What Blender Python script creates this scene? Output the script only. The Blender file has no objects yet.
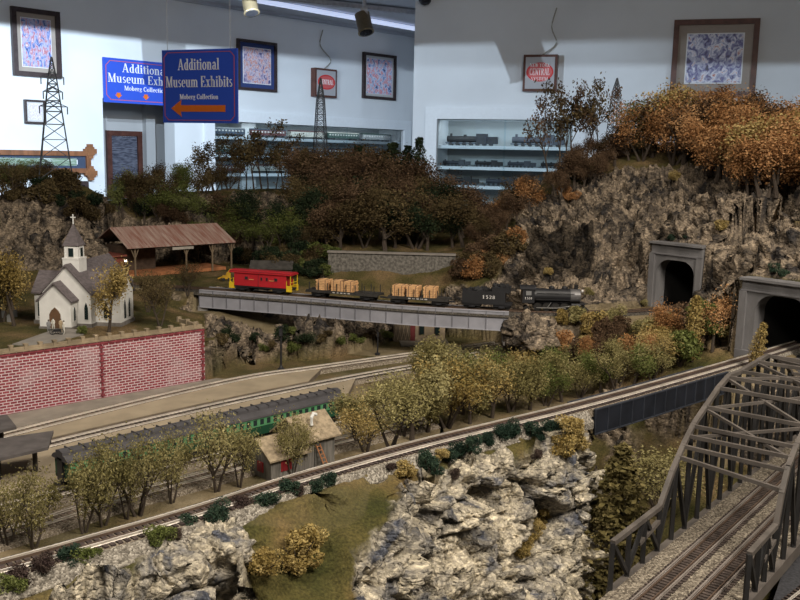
import bpy, math, random
import numpy as np
from mathutils import Vector, Matrix, Euler
random.seed(7); rng = np.random.default_rng(7)
SC = bpy.context.scene
COL = SC.collection
# ------------------------------------------------------------ camera
F_PX = 900.0
CAM = Vector((0, 0, 1.60))
TH = math.atan(145 / F_PX); RO = math.radians(1.2)
FW = Vector((0, math.cos(TH), -math.sin(TH)))
R0 = Vector((1, 0, 0)); U0 = Vector((0, math.sin(TH), math.cos(TH)))
RT = R0 * math.cos(RO) + U0 * math.sin(RO)
UP = U0 * math.cos(RO) - R0 * math.sin(RO)
cd = bpy.data.cameras.new('camera'); cam = bpy.data.objects.new('camera', cd); COL.objects.link(cam)
cd.sensor_width = 36; cd.lens = F_PX / 800 * 36; cd.clip_start = 0.02; cd.clip_end = 60
m3 = Matrix((RT, UP, -FW)).transposed()
cam.matrix_world = Matrix.Translation(CAM) @ m3.to_4x4()
SC.camera = cam
SC.view_settings.view_transform = 'Standard'; SC.view_settings.look = 'None'
SC.view_settings.gamma = 1; SC.view_settings.exposure = 0.0
# ------------------------------------------------------------ world and lights
W = bpy.data.worlds.new('world'); SC.world = W; W.use_nodes = True
W.node_tree.nodes['Background'].inputs[0].default_value = (1.0, 0.95, 0.88, 1)
W.node_tree.nodes['Background'].inputs[1].default_value = 0.10
def area(name, loc, target, size, power, color, size_y=None):
    l = bpy.data.lights.new(name, 'AREA'); l.energy = power; l.color = color
    l.shape = 'RECTANGLE'; l.size = size; l.size_y = size_y or size
    o = bpy.data.objects.new(name, l); COL.objects.link(o); o.location = loc
    o.rotation_euler = (Vector(target) - Vector(loc)).to_track_quat('-Z', 'Y').to_euler(); return o
area('layout_lamp', (0.9, 0.15, 2.65), (0.35, 1.15, 1.3), 0.45, 42.0, (1.0, 0.91, 0.79))
area('layout_lamp', (-0.5, 0.1, 2.65), (-0.3, 1.1, 1.3), 0.45, 21.0, (1.0, 0.91, 0.79))
area('mountain_lamp', (0.6, 0.9, 2.6), (0.9, 1.9, 1.5), 0.35, 4.5, (1.0, 0.90, 0.76))
def washer(loc, target, power, color=(0.72, 0.86, 1.0)):
    l = bpy.data.lights.new('wall_washer', 'SPOT'); l.energy = power; l.color = color
    l.spot_size = math.radians(150); l.spot_blend = 0.3; l.shadow_soft_size = 0.0025
    o = bpy.data.objects.new('wall_washer', l); COL.objects.link(o); o.location = loc
    o.rotation_euler = (Vector(target) - Vector(loc)).to_track_quat('-Z', 'Y').to_euler(); return o
WASH = [((-3.1, 4.3, 2.385), (-3.6, 5.6, 2.0), 58), ((-1.5, 4.3, 2.385), (-2.0, 7.2, 2.0), 165), ((-0.55, 4.4, 2.385), (-2.35, 7.9, 2.2), 250, 82), ((1.1, 3.3, 2.222), (1.1, 6.7, 2.0), 66), ((2.7, 3.2, 2.222), (2.7, 6.2, 2.0), 48)]
for w_ in WASH:
    o = washer(*w_[:3])
    if len(w_) > 3: o.data.spot_size = math.radians(w_[3]); o.data.spot_blend = .12
area('ceiling_bounce', (0.5, 3.4, 1.95), (0.2, 7.0, 2.9), 1.2, 2.0, (1.0, 0.95, 0.9))
# ------------------------------------------------------------ projecting pixels onto real planes
def ray(px, py):
    u = (px - 400) / F_PX; v = (300 - py) / F_PX
    return RT * u + UP * v + FW
def G(px, py, z):
    d = ray(px, py); return CAM + d * ((z - CAM.z) / d.z)
def D(px, py, y):
    d = ray(px, py); return CAM + d * (y / d.y)
def pline(px, py, p0, nrm):
    d = ray(px, py); return CAM + d * ((p0 - CAM).dot(nrm) / d.dot(nrm))
# ------------------------------------------------------------ materials
MATS = {}
def mat(name, color, rough=0.7, metal=0.0, var=0.15, scale=40.0, bump=0.0, bscale=None, color2=None,
        spec=0.3, emit=None, estr=1.0, alpha=None, stretch=None, objrand=0.0, trans=0.0, detail=4):
    if name in MATS: return MATS[name]
    m = bpy.data.materials.new(name); m.use_nodes = True; nt = m.node_tree; N = nt.nodes; L = nt.links
    b = N['Principled BSDF']; b.inputs['Roughness'].default_value = rough; b.inputs['Metallic'].default_value = metal
    b.inputs['Specular IOR Level'].default_value = spec
    tc = N.new('ShaderNodeTexCoord'); mp = N.new('ShaderNodeMapping'); L.new(tc.outputs['Object'], mp.inputs[0])
    if stretch: mp.inputs['Scale'].default_value = stretch
    nz = N.new('ShaderNodeTexNoise'); nz.inputs['Scale'].default_value = scale; nz.inputs['Detail'].default_value = detail
    L.new(mp.outputs[0], nz.inputs['Vector'])
    cr = N.new('ShaderNodeValToRGB'); L.new(nz.outputs['Fac'], cr.inputs[0])
    c2 = color2 or tuple(max(0, c * (1 - var)) for c in color)
    c1 = tuple(min(1, c * (1 + (0 if color2 else var))) for c in color)
    cr.color_ramp.elements[0].position = 0.35; cr.color_ramp.elements[1].position = 0.65
    cr.color_ramp.elements[0].color = (*c2, 1); cr.color_ramp.elements[1].color = (*c1, 1)
    out = cr.outputs[0]
    if objrand:
        oi = N.new('ShaderNodeObjectInfo'); hs = N.new('ShaderNodeHueSaturation')
        mr = N.new('ShaderNodeMapRange'); mr.inputs[3].default_value = 1 - objrand; mr.inputs[4].default_value = 1 + objrand
        L.new(oi.outputs['Random'], mr.inputs[0]); L.new(mr.outputs[0], hs.inputs['Value'])
        mh = N.new('ShaderNodeMapRange'); mh.inputs[3].default_value = 0.5 + objrand * 0.08; mh.inputs[4].default_value = 0.5 - objrand * 0.08
        L.new(oi.outputs['Random'], mh.inputs[0]); L.new(mh.outputs[0], hs.inputs['Hue'])
        L.new(out, hs.inputs['Color']); out = hs.outputs[0]
    L.new(out, b.inputs['Base Color'])
    if bump:
        n2 = N.new('ShaderNodeTexNoise'); n2.inputs['Scale'].default_value = bscale or scale * 3; n2.inputs['Detail'].default_value = 5
        L.new(mp.outputs[0], n2.inputs['Vector'])
        bp = N.new('ShaderNodeBump'); bp.inputs['Strength'].default_value = bump; bp.inputs['Distance'].default_value = 0.002
        L.new(n2.outputs['Fac'], bp.inputs['Height']); L.new(bp.outputs[0], b.inputs['Normal'])
    if emit:
        b.inputs['Emission Color'].default_value = (*emit, 1); b.inputs['Emission Strength'].default_value = estr
    if trans:
        b.inputs['Transmission Weight'].default_value = trans; b.inputs['IOR'].default_value = 1.1
    MATS[name] = m; return m
# ------------------------------------------------------------ mesh builder
class MB:
    def __init__(s): s.v = []; s.f = []; s.mi = []; s.cur = 0
    def add(s, vs, fs):
        n = len(s.v); s.v += [tuple(v) for v in vs]; s.f += [tuple(i + n for i in f) for f in fs]; s.mi += [s.cur] * len(fs); return s
    def box(s, c, d, rz=0.0, M=None):
        hx, hy, hz = d[0] / 2, d[1] / 2, d[2] / 2; cs, sn = math.cos(rz), math.sin(rz); vs = []
        for z in (-hz, hz):
            for x, y in ((-hx, -hy), (hx, -hy), (hx, hy), (-hx, hy)):
                vs.append((c[0] + x * cs - y * sn, c[1] + x * sn + y * cs, c[2] + z))
        if M: vs = [M @ Vector(v) for v in vs]
        return s.add(vs, [(3, 2, 1, 0), (4, 5, 6, 7), (0, 1, 5, 4), (1, 2, 6, 5), (2, 3, 7, 6), (3, 0, 4, 7)])
    def bar(s, a, b, w, h=None, up=Vector((0, 0, 1))):
        a = Vector(a); b = Vector(b); h = h or w; d = (b - a)
        if d.length < 1e-7: return s
        d.normalize(); sd = d.cross(up)
        if sd.length < 1e-4: sd = d.cross(Vector((0, 1, 0)))
        sd.normalize(); u = sd.cross(d); vs = []
        for p in (a, b):
            for i, j in ((-1, -1), (1, -1), (1, 1), (-1, 1)): vs.append(p + sd * (i * w / 2) + u * (j * h / 2))
        return s.add(vs, [(3, 2, 1, 0), (4, 5, 6, 7), (0, 1, 5, 4), (1, 2, 6, 5), (2, 3, 7, 6), (3, 0, 4, 7)])
    def tube(s, pts, rad, n=8, caps=True):
        pts = [Vector(p) for p in pts]; rr = rad if isinstance(rad, (list, tuple)) else [rad] * len(pts); vs = []; fs = []
        for i, p in enumerate(pts):
            d = (pts[min(i + 1, len(pts) - 1)] - pts[max(i - 1, 0)])
            d = d.normalized() if d.length > 1e-9 else Vector((0, 0, 1))
            a = d.cross(Vector((0, 0, 1)))
            if a.length < 0.05: a = d.cross(Vector((0, 1, 0)))
            a.normalize(); b = a.cross(d)
            for k in range(n):
                t = 2 * math.pi * k / n; vs.append(p + (a * math.cos(t) + b * math.sin(t)) * rr[i])
        for i in range(len(pts) - 1):
            for k in range(n):
                k2 = (k + 1) % n; fs.append((i * n + k, i * n + k2, (i + 1) * n + k2, (i + 1) * n + k))
        if caps: fs.append(tuple(range(n - 1, -1, -1))); fs.append(tuple((len(pts) - 1) * n + k for k in range(n)))
        return s.add(vs, fs)
    def cyl(s, c, r, a, b, n=16, axis='z', r2=None):
        r2 = r if r2 is None else r2
        ax = {'x': Vector((1, 0, 0)), 'y': Vector((0, 1, 0)), 'z': Vector((0, 0, 1))}[axis]; c = Vector(c)
        return s.tube([c + ax * a, c + ax * b], [r, r2], n)
    def lathe(s, prof, n=16, c=(0, 0, 0)):
        vs = []; fs = []
        for r, z in prof:
            for k in range(n):
                t = 2 * math.pi * k / n; vs.append((c[0] + r * math.cos(t), c[1] + r * math.sin(t), c[2] + z))
        for i in range(len(prof) - 1):
            for k in range(n):
                k2 = (k + 1) % n; fs.append((i * n + k, i * n + k2, (i + 1) * n + k2, (i + 1) * n + k))
        fs.append(tuple(range(n - 1, -1, -1))); fs.append(tuple((len(prof) - 1) * n + k for k in range(n)))
        return s.add(vs, fs)
    def prism(s, poly, o, ax, ay, an, t):
        o = Vector(o); n = len(poly); vs = [o + ax * p[0] + ay * p[1] for p in poly]; vs += [v + an * t for v in vs]
        fs = [tuple(range(n)), tuple(range(2 * n - 1, n - 1, -1))] + [(i, i + n, (i + 1) % n + n, (i + 1) % n) for i in range(n)]
        return s.add(vs, fs)
    def build(s, name, m, parent=None, smooth=False):
        me = bpy.data.meshes.new(name); me.from_pydata(s.v, [], s.f)
        for x in (m if isinstance(m, (list, tuple)) else [m]): me.materials.append(x)
        if any(s.mi): me.polygons.foreach_set('material_index', s.mi)
        if smooth: me.polygons.foreach_set('use_smooth', [True] * len(s.f))
        me.validate()
        import bmesh
        b = bmesh.new(); b.from_mesh(me); bmesh.ops.recalc_face_normals(b, faces=b.faces); b.to_mesh(me); b.free()
        o = bpy.data.objects.new(name, me); COL.objects.link(o)
        if parent: o.parent = parent
        return o
X3 = Vector((1, 0, 0)); Y3 = Vector((0, 1, 0)); Z3 = Vector((0, 0, 1))
def tag(o, label=None, cat=None, group=None, kind=None):
    if label: o['label'] = label
    if cat: o['category'] = cat
    if group: o['group'] = group
    if kind: o['kind'] = kind
    return o
def empty(name, loc=(0, 0, 0), rz=0.0, label=None, cat=None, group=None):
    o = bpy.data.objects.new(name, None); COL.objects.link(o); o.location = loc; o.rotation_euler = (0, 0, rz); o.empty_display_size = 0.01
    return tag(o, label, cat, group)
KIDS = {}
def copy_tree(o, parent=None, label=None, group=None):
    c = o.copy(); COL.objects.link(c); c.parent = parent
    if parent: c.matrix_parent_inverse = o.matrix_parent_inverse
    if label: c['label'] = label
    if group: c['group'] = group
    for ch in [x for x in o.children]: copy_tree(ch, c)
    return c
def grid_mesh(name, Pn, m, attrs=None, parent=None, smooth=True, keep=None):
    ny, nx, _ = Pn.shape; me = bpy.data.meshes.new(name)
    idx = np.arange(ny * nx).reshape(ny, nx)
    q = np.stack([idx[:-1, :-1], idx[:-1, 1:], idx[1:, 1:], idx[1:, :-1]], -1).reshape(-1, 4)
    if keep is not None:
        q = q[keep[:-1, :-1].reshape(-1)]
    me.vertices.add(ny * nx); me.vertices.foreach_set('co', Pn.reshape(-1).astype(np.float32))
    me.loops.add(q.size); me.loops.foreach_set('vertex_index', q.reshape(-1).astype(np.int32))
    me.polygons.add(len(q)); me.polygons.foreach_set('loop_start', np.arange(0, q.size, 4, dtype=np.int32))
    me.polygons.foreach_set('use_smooth', np.ones(len(q), dtype=bool) if smooth else np.zeros(len(q), dtype=bool))
    me.update(calc_edges=True)
    for k, a in (attrs or {}).items():
        at = me.attributes.new(k, 'FLOAT', 'POINT'); at.data.foreach_set('value', a.reshape(-1).astype(np.float32))
    me.materials.append(m); me.validate()
    o = bpy.data.objects.new(name, me); COL.objects.link(o)
    if parent: o.parent = parent
    return o
# ------------------------------------------------------------ numpy noises
def h3(i, j, k, s):
    v = (i * 374761393 + j * 668265263 + k * 2147483647 % 1000003 + k * 1274126177 + s * 974634777) & 0xffffffff
    v = ((v ^ (v >> 13)) * 1274126177) & 0xffffffff
    return ((v ^ (v >> 16)) & 0xffffff) / float(0xffffff)
def facets(P, scale, seed=0, tilt=0.5):
    """blocky cell noise: every cell is a tilted plane.  returns displacement (-.5...5), cell tint, edge distance"""
    Q = P * scale; base = np.floor(Q).astype(np.int64); best = np.full(P.shape[0], 1e9); sec = best.copy()
    disp = np.zeros(P.shape[0]); tint = np.zeros(P.shape[0])
    for a in (-1, 0, 1):
        for b in (-1, 0, 1):
            for c in (-1, 0, 1):
                i = base[:, 0] + a; j = base[:, 1] + b; k = base[:, 2] + c
                cx = i + h3(i, j, k, seed + 1); cy = j + h3(i, j, k, seed + 2); cz = k + h3(i, j, k, seed + 3)
                dx = Q[:, 0] - cx; dy = Q[:, 1] - cy; dz = Q[:, 2] - cz
                d = dx * dx + dy * dy + dz * dz
                w = d < best
                sec = np.where(w, best, np.minimum(sec, d)); best = np.where(w, d, best)
                r = h3(i, j, k, seed + 4)
                v = (r - .5) + tilt * (dx * (h3(i, j, k, seed + 5) - .5) + dy * (h3(i, j, k, seed + 6) - .5) + dz * (h3(i, j, k, seed + 7) - .5)) * 2
                disp = np.where(w, v, disp); tint = np.where(w, h3(i, j, k, seed + 8), tint)
    return disp, tint, np.sqrt(sec) - np.sqrt(best)
def vnoise(P, scale, seed=0):
    Q = P * scale; b = np.floor(Q).astype(np.int64); f = Q - b; f = f * f * (3 - 2 * f); r = 0
    for a in (0, 1):
        for c in (0, 1):
            for e in (0, 1):
                w = (f[:, 0] if a else 1 - f[:, 0]) * (f[:, 1] if c else 1 - f[:, 1]) * (f[:, 2] if e else 1 - f[:, 2])
                r = r + w * h3(b[:, 0] + a, b[:, 1] + c, b[:, 2] + e, seed)
    return r - .5
def fbm(P, scale, seed=0, o=4):
    r = 0; a = 1.0
    for k in range(o): r = r + a * vnoise(P, scale * 2 ** k, seed + 11 * k); a *= .5
    return r
def rock_disp(P, amp, seed=0, s1=22, s2=60, squash=1.6, warp=.025, fine=.22):
    Q = P.copy(); w = np.stack([fbm(P, 14, seed + 50), fbm(P, 14, seed + 60), fbm(P, 14, seed + 70)], -1) * warp
    Q = Q + w; cr_, sr_ = math.cos(.42), math.sin(.42); Q = np.stack([Q[:, 0] * cr_ + Q[:, 2] * sr_, Q[:, 1], -Q[:, 0] * sr_ + Q[:, 2] * cr_], -1); Q[:, 2] *= squash
    d1, t1, e1 = facets(Q, s1, seed, 1.0); d2, t2, e2 = facets(Q, s2, seed + 20, 1.0); d3, t3, e3 = facets(Q, s2 * 2.4, seed + 40, .7)
    crev = -np.clip(.10 - e1, 0, .1) * 3 - np.clip(.08 - e2, 0, .08) * 1.5
    return amp * (d1 + .5 * d2 + fine * d3 + crev), t2 * .6 + t1 * .4
def normals(Pn):
    du = np.gradient(Pn, axis=1); dv = np.gradient(Pn, axis=0); n = np.cross(du, dv); n /= np.linalg.norm(n, axis=-1, keepdims=True) + 1e-12
    return n
def smooth01(x): x = np.clip(x, 0, 1); return x * x * (3 - 2 * x)
# ------------------------------------------------------------ polylines
def catmull(pts, step=0.01):
    pts = [Vector(p) for p in pts]; e = [pts[0] * 2 - pts[1]] + pts + [pts[-1] * 2 - pts[-2]]; out = []
    for i in range(1, len(e) - 2):
        p0, p1, p2, p3 = e[i - 1:i + 3]; n = max(2, int((p2 - p1).length / step))
        for k in range(n):
            t = k / n
            out.append(.5 * ((2 * p1) + (p2 - p0) * t + (2 * p0 - 5 * p1 + 4 * p2 - p3) * t * t + (3 * p1 - p0 - 3 * p2 + p3) * t ** 3))
    out.append(pts[-1]); return out
def offset(pts, s):
    out = []
    for i, p in enumerate(pts):
        d = (pts[min(i + 1, len(pts) - 1)] - pts[max(0, i - 1)]); d.z = 0; d.normalize(); out.append(p + Vector((d.y, -d.x, 0)) * s)
    return out
def resample(pts, step):
    out = [pts[0].copy()]; acc = 0
    for a, b in zip(pts[:-1], pts[1:]):
        l = (b - a).length
        if l == 0: continue
        t = step - acc
        while t <= l: out.append(a + (b - a) * (t / l)); t += step
        acc = (acc + l) % step if t - step >= 0 or True else acc
        acc = l - (t - step)
    return out
def sweep(mb, pts, prof):
    """profile list of (side, z) swept along a level polyline"""
    n = len(prof); vs = []; fs = []
    for i, p in enumerate(pts):
        d = (pts[min(i + 1, len(pts) - 1)] - pts[max(0, i - 1)]); d.z = 0; d.normalize(); s = Vector((d.y, -d.x, 0))
        for a, b in prof: vs.append(p + s * a + Vector((0, 0, b)))
    for i in range(len(pts) - 1):
        for k in range(n):
            k2 = (k + 1) % n; fs.append((i * n + k, i * n + k2, (i + 1) * n + k2, (i + 1) * n + k))
    fs.append(tuple(range(n))); fs.append(tuple((len(pts) - 1) * n + k for k in range(n - 1, -1, -1)))
    return mb.add(vs, fs)
ZT = 1.32   # upper rail level
ZY = 1.22   # yard level
# ============================================================ serif lettering drawn as strokes
TK, TN, SFW = .17, .065, .055
def _arc(cx, cy, rx, ry, a0, a1, wx, wy, n=14):
    """elliptic band, thicker at the sides than at top and bottom"""
    out = []; inn = []
    for i in range(n + 1):
        t = math.radians(a0 + (a1 - a0) * i / n)
        out.append((cx + rx * math.cos(t), cy + ry * math.sin(t))); inn.append((cx + (rx - wx) * math.cos(t), cy + (ry - wy) * math.sin(t)))
    return [[out[i], out[i + 1], inn[i + 1], inn[i]] for i in range(n)]
def _st(x, y0, y1, w=TK): return [(x - w / 2, y0), (x + w / 2, y0), (x + w / 2, y1), (x - w / 2, y1)]
def _sf(x, y, w=.34, h=SFW): return [(x - w / 2, y), (x + w / 2, y), (x + w / 2, y + h), (x - w / 2, y + h)]
def _ln(x0, y0, x1, y1, w): return [(x0 - w / 2, y0), (x0 + w / 2, y0), (x1 + w / 2, y1), (x1 - w / 2, y1)]
XH = .68
def GL(c):
    s = []
    if c == 'A': s = [_ln(.12, 0, .42, 1, TN), _ln(.75, 0, .44, 1, TK), [(.2, .3), (.66, .3), (.66, .36), (.2, .36)], _sf(.12, 0, .26), _sf(.76, 0, .32)]; w = .92
    elif c == 'M': s = [_st(.15, 0, 1, TN), _st(.92, 0, 1), _ln(.56, 0, .2, 1, TK), _ln(.54, 0, .9, 1, TN), _sf(.15, 0, .3), _sf(.92, 0, .34), _sf(.1, .945, .2), _sf(.96, .945, .24)]; w = 1.14
    elif c == 'E': s = [_st(.2, 0, 1), _sf(.4, 0, .66), _sf(.4, .945, .64), _sf(.38, .48, .3, .06), _ln(.68, 0, .72, .26, TN), _ln(.68, .76, .68, 1, TN), _st(.52, .38, .62, .05)]; w = .8
    elif c == 'C': s = _arc(.44, .5, .4, .51, 50, 310, TK, .06) + [_st(.7, .66, .98, .06), _st(.7, .08, .26, .05)]; w = .84
    elif c == 'N': s = [_st(.16, 0, 1, TN), _st(.78, 0, 1, TN), _ln(.76, 0, .2, 1, TK), _sf(.16, 0, .3), _sf(.1, .945, .22), _sf(.78, .945, .3)]; w = .98
    elif c == 'T': s = [_st(.4, 0, 1), _sf(.4, 0, .36), _sf(.4, .94, .76, .06), _st(.05, .74, 1, .05), _st(.75, .74, 1, .05)]; w = .84
    elif c == 'R': s = [_st(.2, 0, 1), _sf(.2, 0, .36), _sf(.3, .945, .5)] + _arc(.42, .74, .3, .26, -90, 90, TK, .06) + [_sf(.32, .48, .3, .06), _ln(.78, 0, .44, .5, TK), _sf(.84, 0, .18)]; w = .92
    elif c == 'L': s = [_st(.2, 0, 1), _sf(.36, 0, .6), _sf(.2, .945, .34), _ln(.66, 0, .7, .28, TN)]; w = .76
    elif c == 'I': s = [_st(.2, 0, 1), _sf(.2, 0, .34), _sf(.2, .945, .34)]; w = .42
    elif c == 'O': s = _arc(.44, .5, .4, .51, 0, 360, TK, .06, 24); w = .9
    elif c == 'W': s = [_ln(.32, 0, .12, 1, TK), _ln(.34, 0, .52, 1, TN), _ln(.72, 0, .52, 1, TK), _ln(.74, 0, .94, 1, TN), _sf(.12, .945, .28), _sf(.94, .945, .24)]; w = 1.06
    elif c == 'K': s = [_st(.2, 0, 1), _sf(.2, 0, .34), _sf(.2, .945, .34), _ln(.3, .4, .72, 1, TN), _ln(.78, 0, .42, .56, TK)]; w = .92
    elif c == 'Y': s = [_st(.42, 0, .5), _sf(.42, 0, .34), _ln(.42, .44, .14, 1, TK), _ln(.44, .44, .72, 1, TN), _sf(.14, .945, .28), _sf(.72, .945, .22)]; w = .86
    elif c == 'S': s = _arc(.36, .73, .27, .27, 40, 270, .13, .07) + _arc(.36, .27, .29, .27, -150, 90, .13, .07); w = .72
    elif c == 'd': s = [_st(.52, 0, 1), _sf(.6, 0, .2), _sf(.44, .945, .2)] + _arc(.34, .34, .28, .35, 60, 300, .15, .055); w = .7
    elif c == 'i': s = [_st(.2, 0, XH), _sf(.2, 0, .34), _sf(.13, XH - .055, .2)] + _arc(.19, .87, .1, .1, 0, 360, .1, .1, 10); w = .4
    elif c == 't': s = [_st(.2, .1, .86), _sf(.22, XH - .06, .38, .06)] + _arc(.28, .13, .165, .14, 180, 300, .12, .06); w = .42
    elif c == 'o': s = _arc(.33, .34, .3, .35, 0, 360, .15, .055, 20); w = .66
    elif c == 'n' or c == 'm':
        s = [_st(.18, 0, XH), _sf(.18, 0, .32), _sf(.1, XH - .055, .18)] + _arc(.38, .44, .26, .25, 0, 150, .15, .07) + [_st(.565, 0, .46, .15), _sf(.56, 0, .3)]; w = .76
        if c == 'm': s += _arc(.76, .44, .26, .25, 0, 150, .15, .07) + [_st(.945, 0, .46, .15), _sf(.94, 0, .3)]; w = 1.14
    elif c == 'a': s = _arc(.32, .46, .23, .23, 0, 160, .15, .07) + [_st(.475, .06, .48, .15), _sf(.58, 0, .16)] + _arc(.27, .2, .21, .21, 60, 330, .14, .06); w = .66
    elif c == 'l': s = [_st(.2, 0, 1), _sf(.2, 0, .34), _sf(.13, .945, .2)]; w = .4
    elif c == 'u': s = [_st(.17, .2, XH, .15), _sf(.1, XH - .055, .2)] + _arc(.36, .24, .265, .25, 180, 320, .15, .07) + [_st(.56, 0, XH, .15), _sf(.64, 0, .2), _sf(.5, XH - .055, .16)]; w = .76
    elif c == 's': s = _arc(.27, .5, .19, .19, 40, 270, .11, .06) + _arc(.27, .19, .2, .19, -150, 90, .11, .06); w = .52
    elif c == 'e': s = _arc(.33, .34, .3, .35, 0, 315, .15, .055, 18) + [_sf(.34, .33, .46, .055)]; w = .64
    elif c == 'x': s = [_ln(.52, 0, .14, XH, .16), _ln(.14, 0, .5, XH, TN), _sf(.14, 0, .24), _sf(.54, 0, .26), _sf(.14, XH - .055, .26), _sf(.52, XH - .055, .22)]; w = .68
    elif c == 'h': s = GL('n')[0] + [_st(.18, 0, 1), _sf(.1, .945, .18)]; w = .76
    elif c == 'b': s = [_st(.18, 0, 1), _sf(.1, .945, .2)] + _arc(.36, .34, .29, .35, -120, 120, .15, .055); w = .7
    elif c == 'r': s = [_st(.18, 0, XH), _sf(.18, 0, .34), _sf(.1, XH - .055, .18)] + _arc(.36, .5, .18, .18, 20, 150, .11, .09); w = .54
    elif c == 'g': s = _arc(.3, .46, .22, .23, 0, 360, .12, .055, 16) + _arc(.3, -.05, .26, .17, 0, 360, .09, .055, 16) + [_ln(.2, .1, .16, .28, .08), _sf(.54, .58, .16, .06)]; w = .62
    elif c == 'c': s = _arc(.33, .34, .3, .35, 50, 310, .15, .055) + [_st(.52, .46, .62, .08)]; w = .58
    elif c.isdigit():
        d = {'1': [_st(.3, 0, 1), _sf(.3, 0, .36), _ln(.12, .76, .28, 1, .1)], '5': [_sf(.36, .9, .44, .1), _st(.2, .5, 1, .09)] + _arc(.34, .33, .29, .34, -150, 110, TK, .08),
             '2': _arc(.34, .7, .28, .3, -20, 160, TK, .08) + [_ln(.14, 0, .54, .62, .14), _sf(.36, 0, .56, .09)], '8': _arc(.34, .74, .24, .26, 0, 360, .13, .07) + _arc(.34, .26, .29, .28, 0, 360, .15, .07)}
        s = d.get(c, []); w = .7
    else: w = .34
    return s, w
def glyph_text(mb, txt, h, o, ax, ay, an, t, maxw=None, align='c', sx=1.0, sp=.04):
    """writes txt centred on o, letters h high; squeezed to maxw"""
    tot = sum(GL(c)[1] + sp for c in txt) * h * sx
    if maxw and tot > maxw: sx *= maxw / tot; tot = maxw
    x = -tot / 2 if align == 'c' else 0
    for c in txt:
        s, w = GL(c)
        for poly in s: mb.prism([(x + p[0] * h * sx, p[1] * h - h / 2) for p in poly], o, ax, ay, an, t)
        x += (w + sp) * h * sx
    return mb
# ============================================================ ROOM
M_wall = mat('wall_paint', (0.74, 0.77, 0.80), .9, var=.03, scale=3)
M_ceil = mat('ceiling_paint', (0.50, 0.51, 0.55), .95, var=.03, scale=3)
M_floor = mat('floor_carpet', (0.10, 0.09, 0.09), .95, var=.3, scale=200)
M_white = mat('white_trim', (0.80, 0.84, 0.88), .5, var=.02)
def struct(o): o['kind'] = 'structure'; return o
ZC = 2.77
struct(MB().box((0, 4.5, -.05), (16, 17, .1)).build('floor', M_floor))
struct(MB().box((0, 6.0, ZC + .05), (16, 12, .1)).build('ceiling', M_ceil))
# left wall: passes through LW0 with direction LWD
LW0 = Vector((-1.64, 7.4, 0)); LWD = Vector((.697, .717, 0)).normalized(); LWN = Vector((LWD.y, -LWD.x, 0))  # normal into the room
def LWp(px, py): return pline(px, py, LW0, LWN)
def LWs(p): return (p - LW0).dot(LWD)
RW0 = Vector((D(412, 155, 7.0).x, 7.0, 0)); RWD = Vector((.958, -.287, 0)).normalized(); RWN = Vector((-.287, -.958, 0)).normalized()
def RWp(px, py): return pline(px, py, RW0, RWN)
def RWs(p): return (p - RW0).dot(RWD)
def wallframe(O, Dr, N):
    """matrix whose x runs along the wall, y up, z out of the wall into the room"""
    return Matrix(((Dr.x, 0, N.x, O.x), (Dr.y, 0, N.y, O.y), (0, 1, 0, 0), (0, 0, 0, 1)))
LM = wallframe(LW0, LWD, LWN); RM = wallframe(RW0, RWD, RWN)
def wbox(mb, M, x0, x1, y0, y1, z0, z1): return mb.box(((x0 + x1) / 2, (y0 + y1) / 2, (z0 + z1) / 2), (x1 - x0, y1 - y0, z1 - z0), M=M)
# openings in left wall: doorway and display case
dr0 = LWs(LWp(104, 150)); dr1 = LWs(LWp(175, 150)); dz = LWp(104, 98).z
ca0 = LWs(LWp(213, 130)); ca1 = LWs(LWp(403, 130)); cz1 = LWp(300, 125).z; cz0 = cz1 - 1.05
mb = MB(); T = .15
wbox(mb, LM, -6, dr0, 0, ZC, -T, 0); wbox(mb, LM, dr0, dr1, dz, ZC, -T, 0); wbox(mb, LM, dr1, ca0, 0, ZC, -T, 0)
wbox(mb, LM, ca0, ca1, cz1, ZC, -T, 0); wbox(mb, LM, ca0, ca1, 0, cz0, -T, 0); wbox(mb, LM, ca1, 8, 0, ZC, -T, 0)
struct(mb.build('wall_left', M_wall))
A0 = LM @ Vector((0, 0, -.6)); AM = wallframe(A0, LWD, LWN)
def AWp(px, py): return pline(px, py, A0, LWN)
def AWs(p): return (p - A0).dot(LWD)
pl0 = AWs(AWp(143, 150)); pl1 = AWs(AWp(152, 150))
# alcove behind the doorway
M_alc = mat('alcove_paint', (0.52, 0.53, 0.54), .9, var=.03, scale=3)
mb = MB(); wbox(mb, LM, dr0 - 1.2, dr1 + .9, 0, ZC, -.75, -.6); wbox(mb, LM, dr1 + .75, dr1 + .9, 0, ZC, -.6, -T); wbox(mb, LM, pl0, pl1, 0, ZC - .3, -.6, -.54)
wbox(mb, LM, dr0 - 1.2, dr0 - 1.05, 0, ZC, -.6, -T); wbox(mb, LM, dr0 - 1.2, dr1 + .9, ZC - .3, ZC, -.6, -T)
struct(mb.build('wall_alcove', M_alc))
# right wall block
rb0 = RWs(RWp(437, 150)); rb1 = RWs(RWp(572, 150)); rz1 = RWp(437, 119).z; rz0 = rz1 - .95
mb = MB(); wbox(mb, RM, 0, rb0, 0, ZC, -T, 0); wbox(mb, RM, rb0, rb1, rz1, ZC, -T, 0); wbox(mb, RM, rb0, rb1, 0, rz0, -T, 0); wbox(mb, RM, rb1, 6, 0, ZC, -T, 0)
wbox(mb, RM, 0, .15, 0, ZC, -3.2, -T)
struct(mb.build('wall_right', M_wall))
mb = MB(); mb.box((-7.2, 5, 1.4), (.15, 14, 2.9)); struct(mb.build('wall_far_left', M_wall))
mb = MB(); mb.box((6.6, 4.5, 1.4), (.15, 10, 2.9)); struct(mb.build('wall_far_right', M_wall))
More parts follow.
